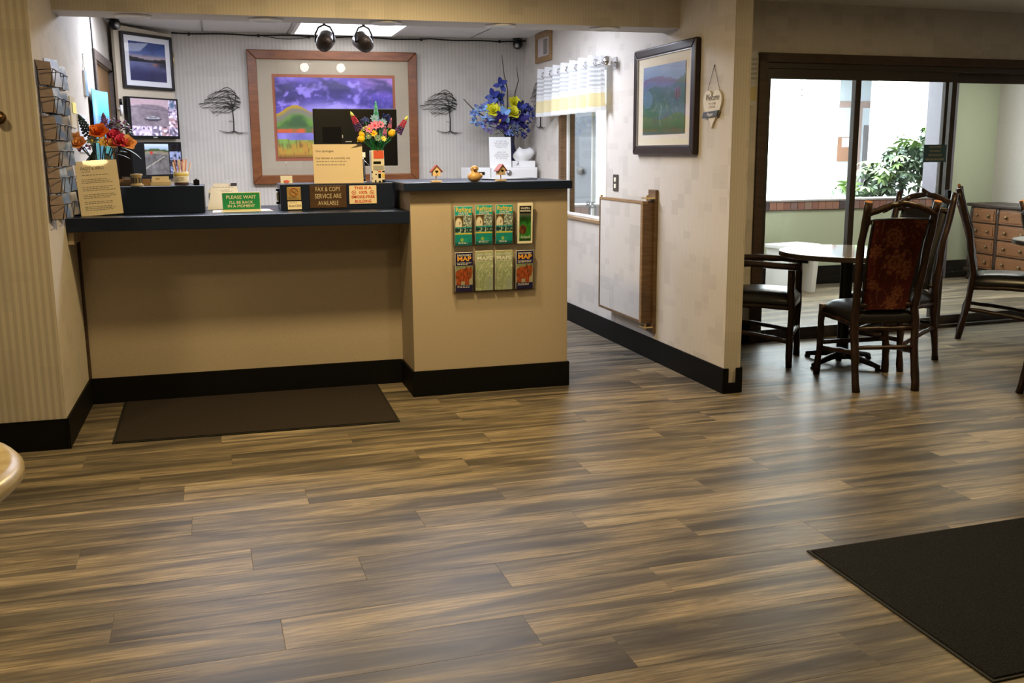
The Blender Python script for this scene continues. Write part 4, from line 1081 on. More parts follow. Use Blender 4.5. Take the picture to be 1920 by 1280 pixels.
wall_card('hanging_picture', 'narrow blue picture hung by a string on the white left wall', 1.305, 1.745, .125, .15, lambda u, v: mx((.42, .56, .66), (.66, .72, .76), sm(.2, .8, v)+.5*nz(u*4, v*4)), True, .012)
wall_card('note_sheet', 'cream note sheet with a yellow sticky note, on the left wall', .64, 1.535, .20, .17, lambda u, v: (.78, .73, .58))
ys = tag(B(XL+.0095, XL+.011, .60, .745, 1.615, 1.675).build('sticky_note', simple('yellow_note', (.80, .72, .20), .7)), 'yellow sticky note on the cream sheet on the left wall', 'paper')
wall_card('notice_paper', 'white printed paper low on the left wall behind the bouquet', 1.02, 1.40, .40, .22, lambda u, v: mx((.84, .84, .86), (.6, .62, .66), sm(.02, 0, abs(v-.75)-.03)*sm(.2, 0, abs(u-.5)-.1)))
wall_card('notice_paper', 'small grey paper on the left wall just right of the postcard rack', .42, 1.40, .08, .12, lambda u, v: (.60, .56, .55))
def bluepic(u, v):
    c = mx((.24, .62, .82), (.46, .76, .90), sm(.5, 1, v)); n = nz(u*3, v*4)
    if v < .62+.12*n: c = mx((.20, .42, .70), (.30, .55, .75), .5+n)
    if v < .42+.1*n: c = mx((.12, .36, .46), (.16, .48, .42), .5+n)
    c = mx(c, (.74, .80, .92), .6*sm(.25, .1, math.hypot(u-.3, v-.7)))
    return c
t = thing('poster', 'bright blue lake poster on the left wall beside the door', 'poster', (XL+.02, 1.66, 1.34), LEFT)
cv = lambda u, v: ((u-.5)*.46, -.004-.05*u**3, v*.46)
paint(24, 30, .46, .46, bluepic, 'print', M['gloss_print'], t, curve=cv)
MB().add([(x, y+.003, z) for x, y, z in [cv(j/8, i/8) for i in range(9) for j in range(9)]], [(a*9+b, (a+1)*9+b, (a+1)*9+b+1, a*9+b+1) for a in range(8) for b in range(8)]).build('backing', M['navy'], t)

# ---------------------------------------------------------------- flowers
def flower(kind, m, r, seed=0):
    """one blossom around the origin, opening towards +Z"""
    key = (kind, m.name, round(r, 3), seed)
    if key in chair_cache: return chair_cache[key]
    b = MB(); q = random.Random(seed)
    def petal(an, ln, wd, tilt, cup=.3):
        c, s = math.cos(an), math.sin(an); vs = []
        for i in range(4):
            f = i/3; w = wd*math.sin(math.pi*(.12+.80*f)); ro = ln*f*math.cos(tilt); z = ln*f*math.sin(tilt)+cup*ln*f*f
            for g in (-1, 0, 1): vs.append((c*ro-s*w*g, s*ro+c*w*g, z+abs(g)*w*.35))
        b.add(vs, [(i*3+j, i*3+j+1, i*3+j+4, i*3+j+3) for i in range(3) for j in range(2)], 0, True)
    if kind == 'rose':
        for ring, (n, tl, sc) in enumerate(((5, .2, 1), (5, .7, .8), (4, 1.1, .62), (3, 1.35, .45))):
            for i in range(n): petal(2*math.pi*i/n+ring*.6, r*sc*1.05, r*.55*sc, tl, .25)
    elif kind == 'daisy':
        for i in range(8): petal(2*math.pi*i/8+q.random()*.2, r, r*.28, .15, .1)
        b.ball((0, 0, r*.12), r*.25, 6, 1)
    elif kind == 'iris':
        for i in range(6): petal(2*math.pi*i/6, r, r*.34, -.3 if i % 2 else .9, .15)
        b.ball((0, 0, .0), r*.22, 6, 1)
    elif kind == 'tulip':
        b.lathe([(r*.25, -r*.8), (r*.75, -r*.4), (r*.85, .1*r), (r*.62, r*.75), (r*.3, r*.95), (.0005, r)], 8)
        for i in range(3): petal(2*math.pi*i/3, r*.9, r*.4, .9, .3)
    elif kind == 'cluster':
        for i in range(34):
            z = q.uniform(-.35, 1); a = q.uniform(0, 6.3); ro = math.sqrt(max(.05, 1-z*z))
            c = Vector((ro*math.cos(a), ro*math.sin(a), z))*r*q.uniform(.75, 1)
            for k_ in range(4):
                d = Vector((q.uniform(-1, 1), q.uniform(-1, 1), q.uniform(-1, 1))).normalized()*r*.36
                e = d.cross(Vector((.3, .5, .8))).normalized()*r*.17
                b.add([c, c+d*.6+e, c+d, c+d*.6-e], [(0, 1, 2, 3)], (i+k_) % 2)
    elif kind == 'spike':
        for i in range(10):
            z = -r+i*.22*r
            for j in range(6):
                a = j*1.05+i*.5; ro = r*.50*(1-.055*i)
                b.ball((ro*math.cos(a), ro*math.sin(a), z), r*.155*(1-.03*i), 4, 0 if i > 4 else 1)
        b.lathe([(r*.26, 1.15*r), (r*.22, 1.45*r), (.0005, 1.9*r)], 6, mi=2)
    chair_cache[key] = (b, m)
    return chair_cache[key]
def blossom(parent, kind, mats, r, loc, aim=(0, -1, .5), seed=0, name='blossom'):
    key = (kind, mats[0].name, round(r, 3), seed, 'me')
    if key not in chair_cache:
        b, _ = flower(kind, mats[0], r, seed)
        chair_cache[key] = b.mesh(name, list(mats)+[mats[-1]]*(3-len(mats)))
    o = part(name, chair_cache[key], parent, loc)
    o.rotation_euler = Vector(aim).to_track_quat('Z', 'Y').to_euler()
    return o
def leaf_mesh(m, l, w, droop=.25, key=''):
    kk = ('leaf', m.name, l, w, droop)
    if kk not in chair_cache:
        vs = []
        for i in range(6):
            f = i/5; ww = w*math.sin(math.pi*(.06+.9*f)); 
            for g in (-1, 0, 1): vs.append((g*ww, 0-droop*l*f*f, l*f*(1-.15*droop*f)+abs(g)*ww*.2))
        chair_cache[kk] = MB().add(vs, [(i*3+j, i*3+j+1, i*3+j+4, i*3+j+3) for i in range(5) for j in range(2)], 0, True).mesh('leaf', m)
    return chair_cache[kk]
def leaf(parent, m, l, w, loc, d, droop=.25, name='leaf'):
    o = part(name, leaf_mesh(m, l, w, droop), parent, loc); o.rotation_euler = Vector(d).to_track_quat('Z', 'Y').to_euler(); return o
P = lambda n, r, g, b: simple(n, rgb(r, g, b), .6, var=.18, scale=60)
Cc = dict(orange=P('orange_petal', 250, 130, 40), peach=P('peach_petal', 248, 178, 112), magenta=P('magenta_petal', 220, 60, 105), maroon=P('maroon_petal', 130, 30, 60), yellow=P('yellow_petal', 225, 190, 90), lilac=P('lilac_petal', 140, 100, 150), green=P('leaf_green', 40, 84, 56), dgreen=P('dark_leaf', 24, 52, 42), silver=P('grey_green_leaf', 120, 138, 124),
          red=P('red_bead', 190, 40, 70), violet=P('violet_bead', 84, 44, 110), pink=P('pink_petal', 220, 130, 170), teal=P('teal_petal', 90, 190, 160), sky=P('sky_petal', 130, 170, 215), navyp=P('navy_petal', 40, 56, 130), gold=P('gold_petal', 235, 190, 30), lime=P('lime_tip', 210, 220, 110), cobalt=P('cobalt_petal', 50, 62, 140), peri=P('periwinkle_petal', 104, 118, 178), lemon=P('lemon_petal', 222, 215, 50), indigo=P('indigo_petal', 46, 34, 110), kelly=P('kelly_stem', 20, 120, 62))
# bouquet left, in a glass vase on the left ledge
gv = thing('glass_vase', 'clear glass vase behind the cream info sign, holding the orange bouquet', 'vase', (-1.10, .47, 1.214))
MB().lathe([(.035, 0), (.038, .004), (.036, .06), (.042, .15), (.046, .175)], 20).build('vessel', M['glass'], gv)
MB().lathe([(.001, .003), (.034, .004), (.034, .008), (.001, .0085)], 16).build('base', M['glass'], gv)
b1 = thing('flower_bouquet', 'silk bouquet with an orange lily and peach and magenta blooms, behind the info sign', 'flowers', (-1.10, .47, 1.224))
def stemto(parent, p, base=(0, 0, 0), r=.003, m=None, mid=None):
    p = Vector(p); b_ = Vector(base); c = b_.lerp(p, .5)+Vector((0, 0, .03)) if mid is None else Vector(mid)
    return MB().tube([b_, b_.lerp(c, .55)+Vector((0, 0, .01)), c, p], r, 5).build('stem', m or Cc['dgreen'], parent)
for kind, ms, r, p in (('rose', ('orange', 'gold'), .042, (.0, -.03, .275)), ('rose', ('peach', 'orange'), .036, (-.125, -.02, .235)), ('rose', ('peach', 'orange'), .034, (-.10, -.05, .215)), ('cluster', ('maroon', 'red'), .03, (-.085, -.0, .205)),
                       ('daisy', ('silver', 'yellow'), .028, (-.035, -.05, .235)), ('daisy', ('yellow', 'peach'), .030, (.028, -.06, .225)), ('rose', ('magenta', 'red'), .040, (.075, -.02, .25)), ('rose', ('magenta', 'red'), .034, (.10, -.05, .225)),
                       ('rose', ('peach', 'yellow'), .040, (.135, -.03, .215)), ('rose', ('peach', 'yellow'), .028, (.065, -.06, .215)), ('cluster', ('lilac', 'silver'), .046, (.10, .02, .30)), ('spike', ('lilac', 'pink', 'lilac'), .030, (.025, .02, .34)), ('spike', ('dgreen', 'dgreen', 'dgreen'), .040, (-.075, .01, .315)), ('cluster', ('pink', 'silver'), .02, (.055, .02, .335))):
    stemto(b1, p, (random.uniform(-.015, .015), random.uniform(-.015, .015), .01))
    blossom(b1, kind, tuple(Cc[q] for q in ms), r*1.28, p, (p[0]*2.0, -.55, .5), int(abs(p[0])*100))
for d, l, w, m, p in (((-.6, -.3, -.6), .10, .022, 'dgreen', (-.04, -.03, .17)), ((-.9, -.3, .35), .10, .014, 'silver', (-.06, -.04, .19)), ((.95, -.2, -.25), .12, .014, 'silver', (.11, -.04, .20)), ((.95, -.2, -.02), .09, .010, 'silver', (.07, -.05, .165)), ((.2, -.4, -.7), .09, .02, 'dgreen', (.03, -.03, .17)), ((-.3, -.4, -.8), .12, .022, 'dgreen', (-.03, -.04, .19)), ((.3, .1, .9), .10, .018, 'green', (.05, .02, .24)), ((-.4, -.4, .3), .07, .02, 'green', (-.02, -.04, .20)), ((.5, -.4, .1), .08, .02, 'dgreen', (.08, -.03, .18))):
    leaf(b1, Cc[m], l, w, p, d, .3)
B(.03, .065, -.046, -.044, .065, .115).build('care_tag', M['paper'], b1)

# block vase with the bright bouquet on the middle ledge
bv = thing('block_vase', 'square white vase with red, black and yellow blocks on the middle ledge', 'vase', (.412, .40, 1.214))
MB().zprism([(-.038, -.036), (.038, -.036), (.038, .036), (-.038, .036)], 0, .185).build('body', simple('ivory_glaze', (.70, .66, .56), .35), bv, .004)
red, yel, bk, gy = (simple('block_red', (.62, .10, .045), .4), simple('block_yellow', (.72, .52, .10), .4), M['black'], simple('block_grey', (.34, .34, .33), .5))
for x0, x1, z0, z1, m in ((-.024, .036, .138, .184, red), (-.026, .018, .107, .122, bk), (-.028, .034, .072, .098, gy), (.0, .018, .060, .067, red), (.024, .038, .060, .067, bk), (.0, .016, .026, .051, bk), (.022, .038, .03, .052, yel), (.022, .038, .0, .017, bk), (-.02, -.012, .0, .014, bk), (.002, .014, .0, .01, bk), (-.016, -.008, .044, .051, bk), (-.038, -.031, .056, .066, bk), (-.037, -.029, .02, .03, gy), (-.006, -.002, .068, .073, bk)):
    MB().box(x0, x1, -.0375, -.0355, z0, z1).build('glazed_block', m, bv)
b2 = thing('flower_bouquet', 'bright bouquet of lupins, yellow tulips and pink blooms in the block vase', 'flowers', (.412, .40, 1.39))
sp = (('spike', ('red', 'violet', 'lime'), .040, (-.115, -.01, .165), (-.45, -.2, .9)), ('spike', ('red', 'violet', 'lime'), .040, (.150, -.01, .145), (.50, -.2, .85)), ('spike', ('teal', 'sky', 'teal'), .034, (.004, .0, .205), (0, -.1, 1)), ('spike', ('teal', 'sky', 'teal'), .022, (.004, .0, .25), (0, 0, 1)),
      ('daisy', ('sky', 'teal'), .026, (-.01, -.02, .19), (0, -1, .4)), ('daisy', ('sky', 'teal'), .024, (.04, -.02, .17), (.2, -1, .4)), ('cluster', ('navyp', 'cobalt'), .028, (.062, .01, .19), (.3, -.4, .8)), ('cluster', ('navyp', 'cobalt'), .024, (-.06, .0, .175), (-.3, -.4, .8)),
      ('daisy', ('pink', 'magenta'), .030, (-.012, -.04, .15), (0, -1, .5)), ('daisy', ('pink', 'gold'), .028, (-.045, -.045, .13), (-.3, -1, .4)), ('daisy', ('pink', 'violet'), .024, (.022, -.045, .155), (.2, -1, .4)), ('tulip', ('gold', 'gold'), .026, (-.09, -.03, .075), (-.8, -.4, -.1)), ('tulip', ('gold', 'gold'), .022, (-.085, -.025, .098), (-.5, -.5, .5)), ('tulip', ('gold', 'gold'), .026, (.088, -.02, .105), (.4, -.4, .8)),
      ('spike', ('pink', 'lilac', 'lilac'), .026, (.045, -.04, .105), (.1, -.3, 1)), ('spike', ('lilac', 'pink', 'pink'), .02, (.082, -.02, .16), (.2, -.3, 1)), ('daisy', ('gold', 'orange'), .022, (-.02, -.05, .105), (0, -1, .3)), ('daisy', ('silver', 'teal'), .022, (.0, -.06, .08), (0, -1, .2)), ('daisy', ('silver', 'lime'), .02, (-.05, -.05, .09), (-.4, -1, .2)), ('daisy', ('lime', 'gold'), .018, (.035, -.055, .075), (.2, -1, .3)), ('cluster', ('lime', 'silver'), .022, (-.065, -.03, .125), (-.4, -.8, .4)))
for i, (kind, ms, r, p, aim) in enumerate(sp):
    stemto(b2, p, (.028*math.sin(i*2.4), .02*math.cos(i*1.7), .0), .0035, Cc['kelly'], (p[0]*.5, p[1]*.5, p[2]*.42))
    blossom(b2, kind, tuple(Cc[q] for q in ms), r, p, aim, i)
for i in range(14): leaf(b2, Cc['kelly'], .085, .007, (.03*math.sin(i*2.1), -.02+.02*math.cos(i), .0), (.5*math.sin(i*1.3), -.2, 1), .15)
leaf(b2, Cc['dgreen'], .13, .010, (.07, -.01, .06), (.9, -.1, .35), .1); leaf(b2, Cc['silver'], .06, .005, (.17, -.01, .085), (1, 0, -.1), .05); leaf(b2, Cc['dgreen'], .10, .008, (-.05, -.02, .05), (-.9, -.2, .05), .1)

# blue bouquet in the corner
vb = thing('blue_vase', 'dark blue vase in the far right corner, holding the blue bouquet', 'vase', (2.03, 3.20, 1.256))
MB().lathe([(.05, 0), (.055, .01), (.075, .06), (.078, .10), (.055, .15), (.042, .20), (.045, .26), (.055, .285)], 24).build('vessel', simple('cobalt_glaze', (.012, .014, .06), .2, spec=.6), vb)
b3 = thing('flower_bouquet', 'large blue and yellow bouquet with twigs in the far right office corner', 'flowers', (2.00, 3.15, 1.50))
for i, (kind, ms, r, p) in enumerate((('iris', ('cobalt', 'peri'), .065, (-.06, .0, .46)), ('iris', ('cobalt', 'navyp'), .07, (-.13, .0, .36)), ('iris', ('peri', 'cobalt'), .075, (-.15, -.02, .30)), ('iris', ('navyp', 'green'), .06, (-.07, .02, .35)), ('rose', ('lemon', 'gold'), .062, (-.15, -.06, .235)), ('rose', ('lemon', 'gold'), .058, (.06, .0, .30)), ('rose', ('lemon', 'gold'), .055, (.03, -.07, .215)),
      ('cluster', ('peri', 'sky'), .095, (-.235, -.02, .19)), ('cluster', ('peri', 'lilac'), .055, (-.19, -.06, .11)), ('iris', ('sky', 'indigo'), .075, (-.06, -.08, .20)), ('iris', ('indigo', 'gold'), .08, (-.09, -.08, .15)), ('iris', ('indigo', 'cobalt'), .06, (-.06, -.07, .10)), ('cluster', ('cobalt', 'peri'), .085, (.13, -.03, .22)), ('iris', ('cobalt', 'peri'), .07, (.09, -.05, .25)), ('iris', ('indigo', 'cobalt'), .08, (.09, -.06, .15)), ('cluster', ('cobalt', 'navyp'), .065, (.12, -.05, .075)), ('cluster', ('peri', 'silver'), .05, (.03, -.08, .085)), ('daisy', ('peri', 'sky'), .035, (-.02, -.08, .05)), ('cluster', ('navyp', 'indigo'), .06, (.02, .02, .18)), ('iris', ('navyp', 'cobalt'), .06, (.13, .0, .27)))):
    stemto(b3, p, (.015*math.sin(i*2), .015*math.cos(i), 0), .004)
    blossom(b3, kind, tuple(Cc[q] for q in ms), r*1.12, p, (p[0]*1.6, -.8, .45), i+40)
for i in range(16):
    a = i*2.4; leaf(b3, Cc[('dgreen', 'green')[i % 2]], .13, .022, (.03*math.cos(a), -.03, .03+.012*i), (math.cos(a), -.5+.3*math.sin(a), .15+.03*i), .3)
leaf(b3, Cc['silver'], .30, .012, (-.05, -.05, .06), (-1, -.1, -.12), .25)
for p in (((-.0, .0, .2), (.0, .0, .42), (-.03, .0, .55), (-.05, 0, .72)), ((.05, .0, .22), (.07, 0, .40), (.10, 0, .5), (.085, .0, .62)), ((-.2, 0, .18), (-.32, 0, .26), (-.40, 0, .34))):
    MB().tube(p, [.006, .005, .004, .002][:len(p)], 6).build('twig', M['twig'], b3)

# ---------------------------------------------------------------- things on the counters
def leaning_sheet(name, label, loc, rz, w, h, tilt, m, paperm=None):
    t = thing(name, label, 'sign', loc, rz)
    s, c = math.sin(tilt), math.cos(tilt)
    MB().prism([(-w/2-.004, 0), (w/2+.004, 0), (w/2+.004, h), (-w/2-.004, h)], -.0035, .0005).build('acrylic_sheet', M['acrylic'], t).rotation_euler = (-tilt, 0, 0)
    MB().box(-w/2-.004, w/2+.004, -.02, .07, 0, .003).build('acrylic_foot', M['acrylic'], t)
    return t
def on_tilt(t, tilt, fn):
    e = D.objects.new('sheet', fn); return e
TI = .16
info = thing('info_sign', 'cream questions and info sheet leaning in a clear stand on the low counter', 'sign', (-1.092, .215, 1.0665), math.radians(4))
sh = MB().box(-.105, .105, -.004, -.001, .004, .292).build('sheet', M['cream'], info); sh.rotation_euler = (-TI, -.06, 0)
MB().box(-.108, .108, -.007, -.0055, 0, .295).build('acrylic_sheet', M['acrylic'], sh)
MB().box(-.118, .118, -.035, .06, 0, .003).build('acrylic_foot', M['acrylic'], info)
text("FAQ'S & INFO", .022, M['inkgrey'], sh, (-.02, -.0048, .252), .115, .01)
lines(sh, -.075, -.02, [.236], M['inkgrey'], .003, -.0048)
lines(sh, -.075, .06, [.218], M['inkgrey'], .0035, -.0048, 1)
for q, zz in enumerate(([.195, .186, .177], [.155, .146, .137], [.115, .106, .097], [.076, .067], [.05, .041, .032])): lines(sh, -.08, .085, zz, M['inkgrey'], .0032, -.0048, q+2)
jr = thing('small_jar', 'small brown lidded jar half hidden behind the info sign', 'jar', (-1.215, .42, 1.214))
MB().lathe([(.018, 0), (.022, .01), (.022, .03), (.016, .036)], 14).build('pot', simple('stone_brown', (.18, .13, .08), .6), jr); MB().lathe([(.017, .036), (.014, .046), (.001, .052)], 12).build('lid', simple('dark_brown', (.06, .03, .02), .5), jr)
cn = thing('trinket_pot', 'small carved beige and dark drum shaped pot on the left ledge', 'ornament', (-.922, .40, 1.214))
MB().lathe([(.036, 0), (.036, .006), (.026, .012), (.026, .052), (.032, .058), (.032, .066), (.001, .068)], 18).build('body', simple('carved_beige', (.42, .33, .18), .6), cn)
for q in range(10):
    a = q*math.pi/5; MB().box(-.005, .005, -.0285, -.025, .018, .046).build('dark_inlay', M['ink'], cn, rz=a)
tray = thing('wooden_tray', 'low brown wooden tray behind the carved pot', 'tray', (-.965, .50, 1.214))
MB().box(-.115, .115, -.045, .045, 0, .004).box(-.115, .115, -.045, -.041, .004, .035).box(-.115, .115, .041, .045, .004, .035).box(-.115, -.111, -.045, .045, .004, .035).box(.111, .115, -.045, .045, .004, .035).build('box', M['oak'], tray)
ch = thing('card_holder', 'cream business card holder filled with cards on the left ledge', 'card holder', (-.797, .40, 1.214))
MB().box(-.052, .052, -.025, .03, 0, .006).box(-.052, .052, -.025, -.021, .006, .022).box(-.052, .052, .005, .009, .006, .030).build('holder', simple('cream_plastic', (.62, .53, .36), .5), ch, .001)
for q in range(3): MB().box(-.044, .044, -.012+q*.004, -.010+q*.004, .007, .052-.001*q).build('business_card', M['cream'], ch)
MB().box(-.025, -.005, -.0128, -.0122, .036, .040).build('logo_mark', simple('brown_print', (.3, .15, .08), .6), ch)
jar = thing('straw_jar', 'clear jar of red and white paper sticks with a yellow label', 'jar', (-.688, .41, 1.214))
MB().lathe([(.038, 0), (.040, .004), (.040, .082), (.0385, .083), (.0385, .005)], 24).build('jar_wall', M['acrylic'], jar)
MB().lathe([(.0405, .016), (.0412, .018), (.0412, .074), (.0405, .076)], 24).build('label', M['paper'], jar)
MB().lathe([(.0408, .052), (.0416, .053), (.0416, .066), (.0408, .067)], 24).build('label_band', simple('yellow_label', (.70, .58, .16), .6), jar)
MB().lathe([(.0378, .002), (.0378, .014), (.001, .014)], 20).build('dark_filling', simple('dark_filling', (.09, .03, .025), .6), jar)
lines(jar, -.02, .02, [.044, .036, .028], M['inkgrey'], .003, -.0418, 4)
rs = random.Random(2)
for q in range(14):
    a = q*.9; ro = .024*rs.random()**.5; tp = (ro*math.cos(a)*2.0+rs.uniform(-.01, .01), ro*math.sin(a)*1.6, .135+rs.uniform(-.012, .016))
    s_ = tag(MB().tube([(-.688+ro*math.cos(a), .41+ro*math.sin(a), 1.230), (-.688+tp[0], .41+tp[1], 1.214+tp[2])], .0042, 6).build('paper_straw', D.materials.get('straw_%d' % (q % 3)) or simple('straw_%d' % (q % 3), [(.72, .55, .48), (.70, .30, .26), (.76, .68, .60)][q % 3], .6)), 'red and white paper stick standing in the clear jar on the left ledge', 'straw', 'paper sticks in the jar')
eb = thing('phone_jack', 'small black plug box with a cord at the right end of the left ledge', 'plug', (-.608, .40, 1.214))
MB().box(-.016, .016, -.012, .012, 0, .031).box(-.006, .006, -.010, .010, .031, .036).build('box', M['black'], eb, .002)
MB().tube([(-.016, 0, .006), (-.035, -.004, .010), (-.05, .0, .003)], .0018, 5).build('cord', M['black'], eb)

# gap between the ledges
ps = thing('brochure_stand', 'stack of white brochures standing in the gap between the ledges', 'brochures', (-.462, .56, 1.0665))
for q in range(3):
    o = MB().box(-.085+.012*q, .082-.005*q, -.003, 0, 0, .118+.016*q).build('leaflet', M['paper'], ps, loc=(-.002*q, .028*q, 0)); o.rotation_euler = (-.18, .04*(q-1), 0)
    if q < 2: lines(o, -.06, .06, [.112+.016*q, .104], M['inkgrey'], .003, -.0035, q)
o = MB().prism([(-.10, 0), (.0, 0), (-.02, .11), (-.072, .11)], -.012, -.010).build('leaflet', M['paper'], ps); o.rotation_euler = (-.15, 0, .1)
MB().box(.04, .075, .06, .066, .118, .15).build('dark_card', simple('dark_card', (.05, .05, .09), .5), ps)
gs = thing('wait_sign', 'green plastic please wait sign standing on the low counter', 'sign', (-.371, .33, 1.0665), 0)
MB().box(-.112, .104, -.022, .03, 0, .006).box(-.104, .104, -.008, -.002, .006, .107).build('cream_edge', simple('cream_edge', (.74, .70, .52), .5), gs, .002)
MB().box(-.102, .100, -.010, -.0078, .012, .103).build('green_face', simple('sign_green', (.02, .27, .10), .35), gs, .002)
SG = simple('sign_cream', (.72, .70, .50), .5)
text('PLEASE WAIT', .026, SG, gs, (-.002, -.0105, .079), .162, .02); text("I'LL BE BACK\nIN A MOMENT", .0215, SG, gs, (-.002, -.0105, .040), .148, .02, .95)
for nm, lb, pl in (('paper_sheet', 'white sheet of paper lying under the green sign', [(-.53, .25), (-.20, .30), (-.215, .52), (-.53, .5)]), ('paper_slip', 'small pink slip on the low counter beside the middle ledge', [(-.21, .50), (-.185, .50), (-.185, .53), (-.21, .53)])):
    tag(MB().zprism(pl, 1.0664, 1.0674).build(nm, M['paper'] if 'sheet' in nm else simple('pink_paper', (.75, .25, .4), .6)), lb, 'paper')

# signs stuck on the middle ledge
def plate(name, label, x, z, w, h, m, y=.2995, th=.004, bev=.004):
    t = thing(name, label, 'sign', (x, y, z)); MB().box(-w/2, w/2, -th, 0, 0, h).build('plate', m, t, bev); return t
t = plate('no_smoking_sign', 'small gold no smoking plate at the left end of the middle ledge', -.082, 1.124, .078, .074, simple('gold_plate', (.42, .29, .11), .4, .3))
rg = [(.022*math.cos(a), -.0048, .046+.022*math.sin(a)) for a in [2*math.pi*i/24 for i in range(25)]]
MB().tube(rg, .0022, 5).tube([(-.016, -.0048, .062), (.016, -.0048, .030)], .002, 5).build('ban_ring', simple('ban_red', (.42, .09, .02), .5), t)
MB().box(-.012, .011, -.0048, -.004, .0445, .0475).build('cigarette', M['ink'], t); lines(t, -.03, .03, [.014, .007], M['ink'], .003, -.0046)
t = plate('price_label', 'small cream label under the no smoking plate', -.080, 1.072, .078, .045, M['cream'], th=.003, bev=.001)
text('Auto1234', .018, M['ink'], t, (0, -.0035, .020), .07); lines(t, -.03, .03, [.038], M['inkgrey'], .003, -.0035)
t = plate('fax_sign', 'brown engraved fax and copy sign on the middle ledge', .110, 1.077, .208, .128, wood('sign_brown', (.055, .028, .014), (.085, .045, .022), .45), bev=.002)
SB = simple('engraved_tan', (.62, .52, .36), .6)
for i, s_ in enumerate(('FAX & COPY', 'SERVICE ARE', 'AVAILABLE')): text(s_, .036, SB, t, (0, -.0045, .105-.0395*i), (.140, .150, .116)[i], -.004)
MB().box(-.106, .106, -.0055, -.0035, -.003, .131).build('clear_cover', M['acrylic'], t)
t = plate('smoke_free_sign', 'cream smoke free building plate with red letters on the middle ledge', .3095, 1.096, .158, .105, simple('sign_ivory', (.74, .62, .42), .5), bev=.006)
SR = simple('sign_red', (.52, .06, .025), .5)
for i, s_ in enumerate(('THIS IS A', '100%', 'SMOKE-FREE', 'BUILDING')): text(s_, .0225, SR, t, (0, -.0045, .0905-.0255*i), (.100, .048, .134, .094)[i], .025)
for s_ in (-.052, .052): MB().tube([(s_+.0115*math.cos(a), -.0046, .065+.0105*math.sin(a)) for a in [2*math.pi*i/16 for i in range(17)]], .0012, 4).tube([(s_-.008, -.0046, .072), (s_+.008, -.0046, .058)], .001, 4).box(s_-.007, s_+.006, -.0046, -.004, .0635, .0655).build('ban_ring', SR, t)
t = thing('pen_clip', 'black clip holder fixed to the left end of the middle ledge', 'clip', (-.158, .40, 1.10))
MB().box(-.018, -.0005, -.03, .02, .0, .012).box(-.018, -.0005, -.03, .02, .075, .087).box(-.006, -.0005, -.03, .02, .012, .075).build('clip_body', M['black'], t, .002)
MB().box(-.015, -.006, -.025, .015, .02, .065).build('label', simple('olive_label', (.35, .36, .2), .6), t)
# on the middle ledge
t = thing('card_stand', 'small clear stand with a red and white card on the middle ledge', 'card holder', (-.115, .37, 1.214))
MB().box(-.034, .034, -.018, .02, 0, .003).box(-.034, .034, .0, .003, .003, .046).build('stand', M['acrylic'], t)
MB().box(-.033, .033, -.004, -.001, .004, .046).build('card', M['paper'], t); MB().ball((0, -.0045, .013), .016, 8, 0, .6, 1.1, .05).build('red_flower_print', simple('coral_print', (.65, .16, .14), .6), t)
pe = tag(MB().tube([(-.113, .378, 1.222), (-.112, .378, 1.31)], .004, 8).tube([(-.112, .378, 1.31), (-.112, .378, 1.338)], [.003, .0015], 6).build('pen', M['acrylic']), 'clear pen standing upright in the small card stand', 'pen')
nt = thing('notice_sign', 'cream notice in a bent clear holder, mirroring the window, on the middle ledge', 'sign', (.184, .375, 1.214))
sh = MB().box(-.142, .142, -.003, 0, .0, .222).build('sheet', simple('notice_cream', (.70, .585, .42), .6, var=.03), nt); sh.rotation_euler = (-.07, 0, 0)
def curlsheet(u, v): return ((u-.5)*.29, -.006-.010*math.sin(u*math.pi)*math.sin(v*math.pi*.8+.3), v*.226)
MB().add([curlsheet(i/12, j/10) for j in range(11) for i in range(13)], [(j*13+i, j*13+i+1, (j+1)*13+i+1, (j+1)*13+i) for j in range(10) for i in range(12)], 0, True).build('glossy_cover', M['acrylic'], sh)
MB().box(-.146, .146, -.03, .05, 0, .003).build('acrylic_foot', M['acrylic'], nt)
text('Our apologies', .017, M['ink'], sh, (-.075, -.0035, .183), .10); text('Our kitchen is currently not', .017, M['ink'], sh, (-.03, -.0035, .143), .20)
lines(sh, -.125, .06, [.124, .105], M['inkgrey'], .006, -.0035, 3)
ws = thing('wire_stand', 'thin wire clip stand with a white tag right of the cream notice', 'stand', (.338, .42, 1.214))
MB().tube([(0, 0, .0), (0, 0, .13), (-.004, 0, .15)], .0022, 6).tube([(0, 0, .13), (.03, 0, .10)], .0015, 5).lathe([(.014, 0), (.012, .005), (.001, .006)], 12).build('wire', M['chrome'], ws)
MB().box(-.012, .010, -.002, 0, .145, .175).build('tag', M['paper'], ws); MB().lathe([(.007, .01), (.008, .02), (.002, .026)], 10).build('clip', M['black'], ws)
cord = tag(MB().tube([(.30, .43, 1.2165), (.335, .44, 1.2165), (.37, .45, 1.217), (.43, .46, 1.2165), (.475, .45, 1.2165)], .003, 5).build('cord', M['black']), 'thin black cord lying behind the block vase', 'cord')
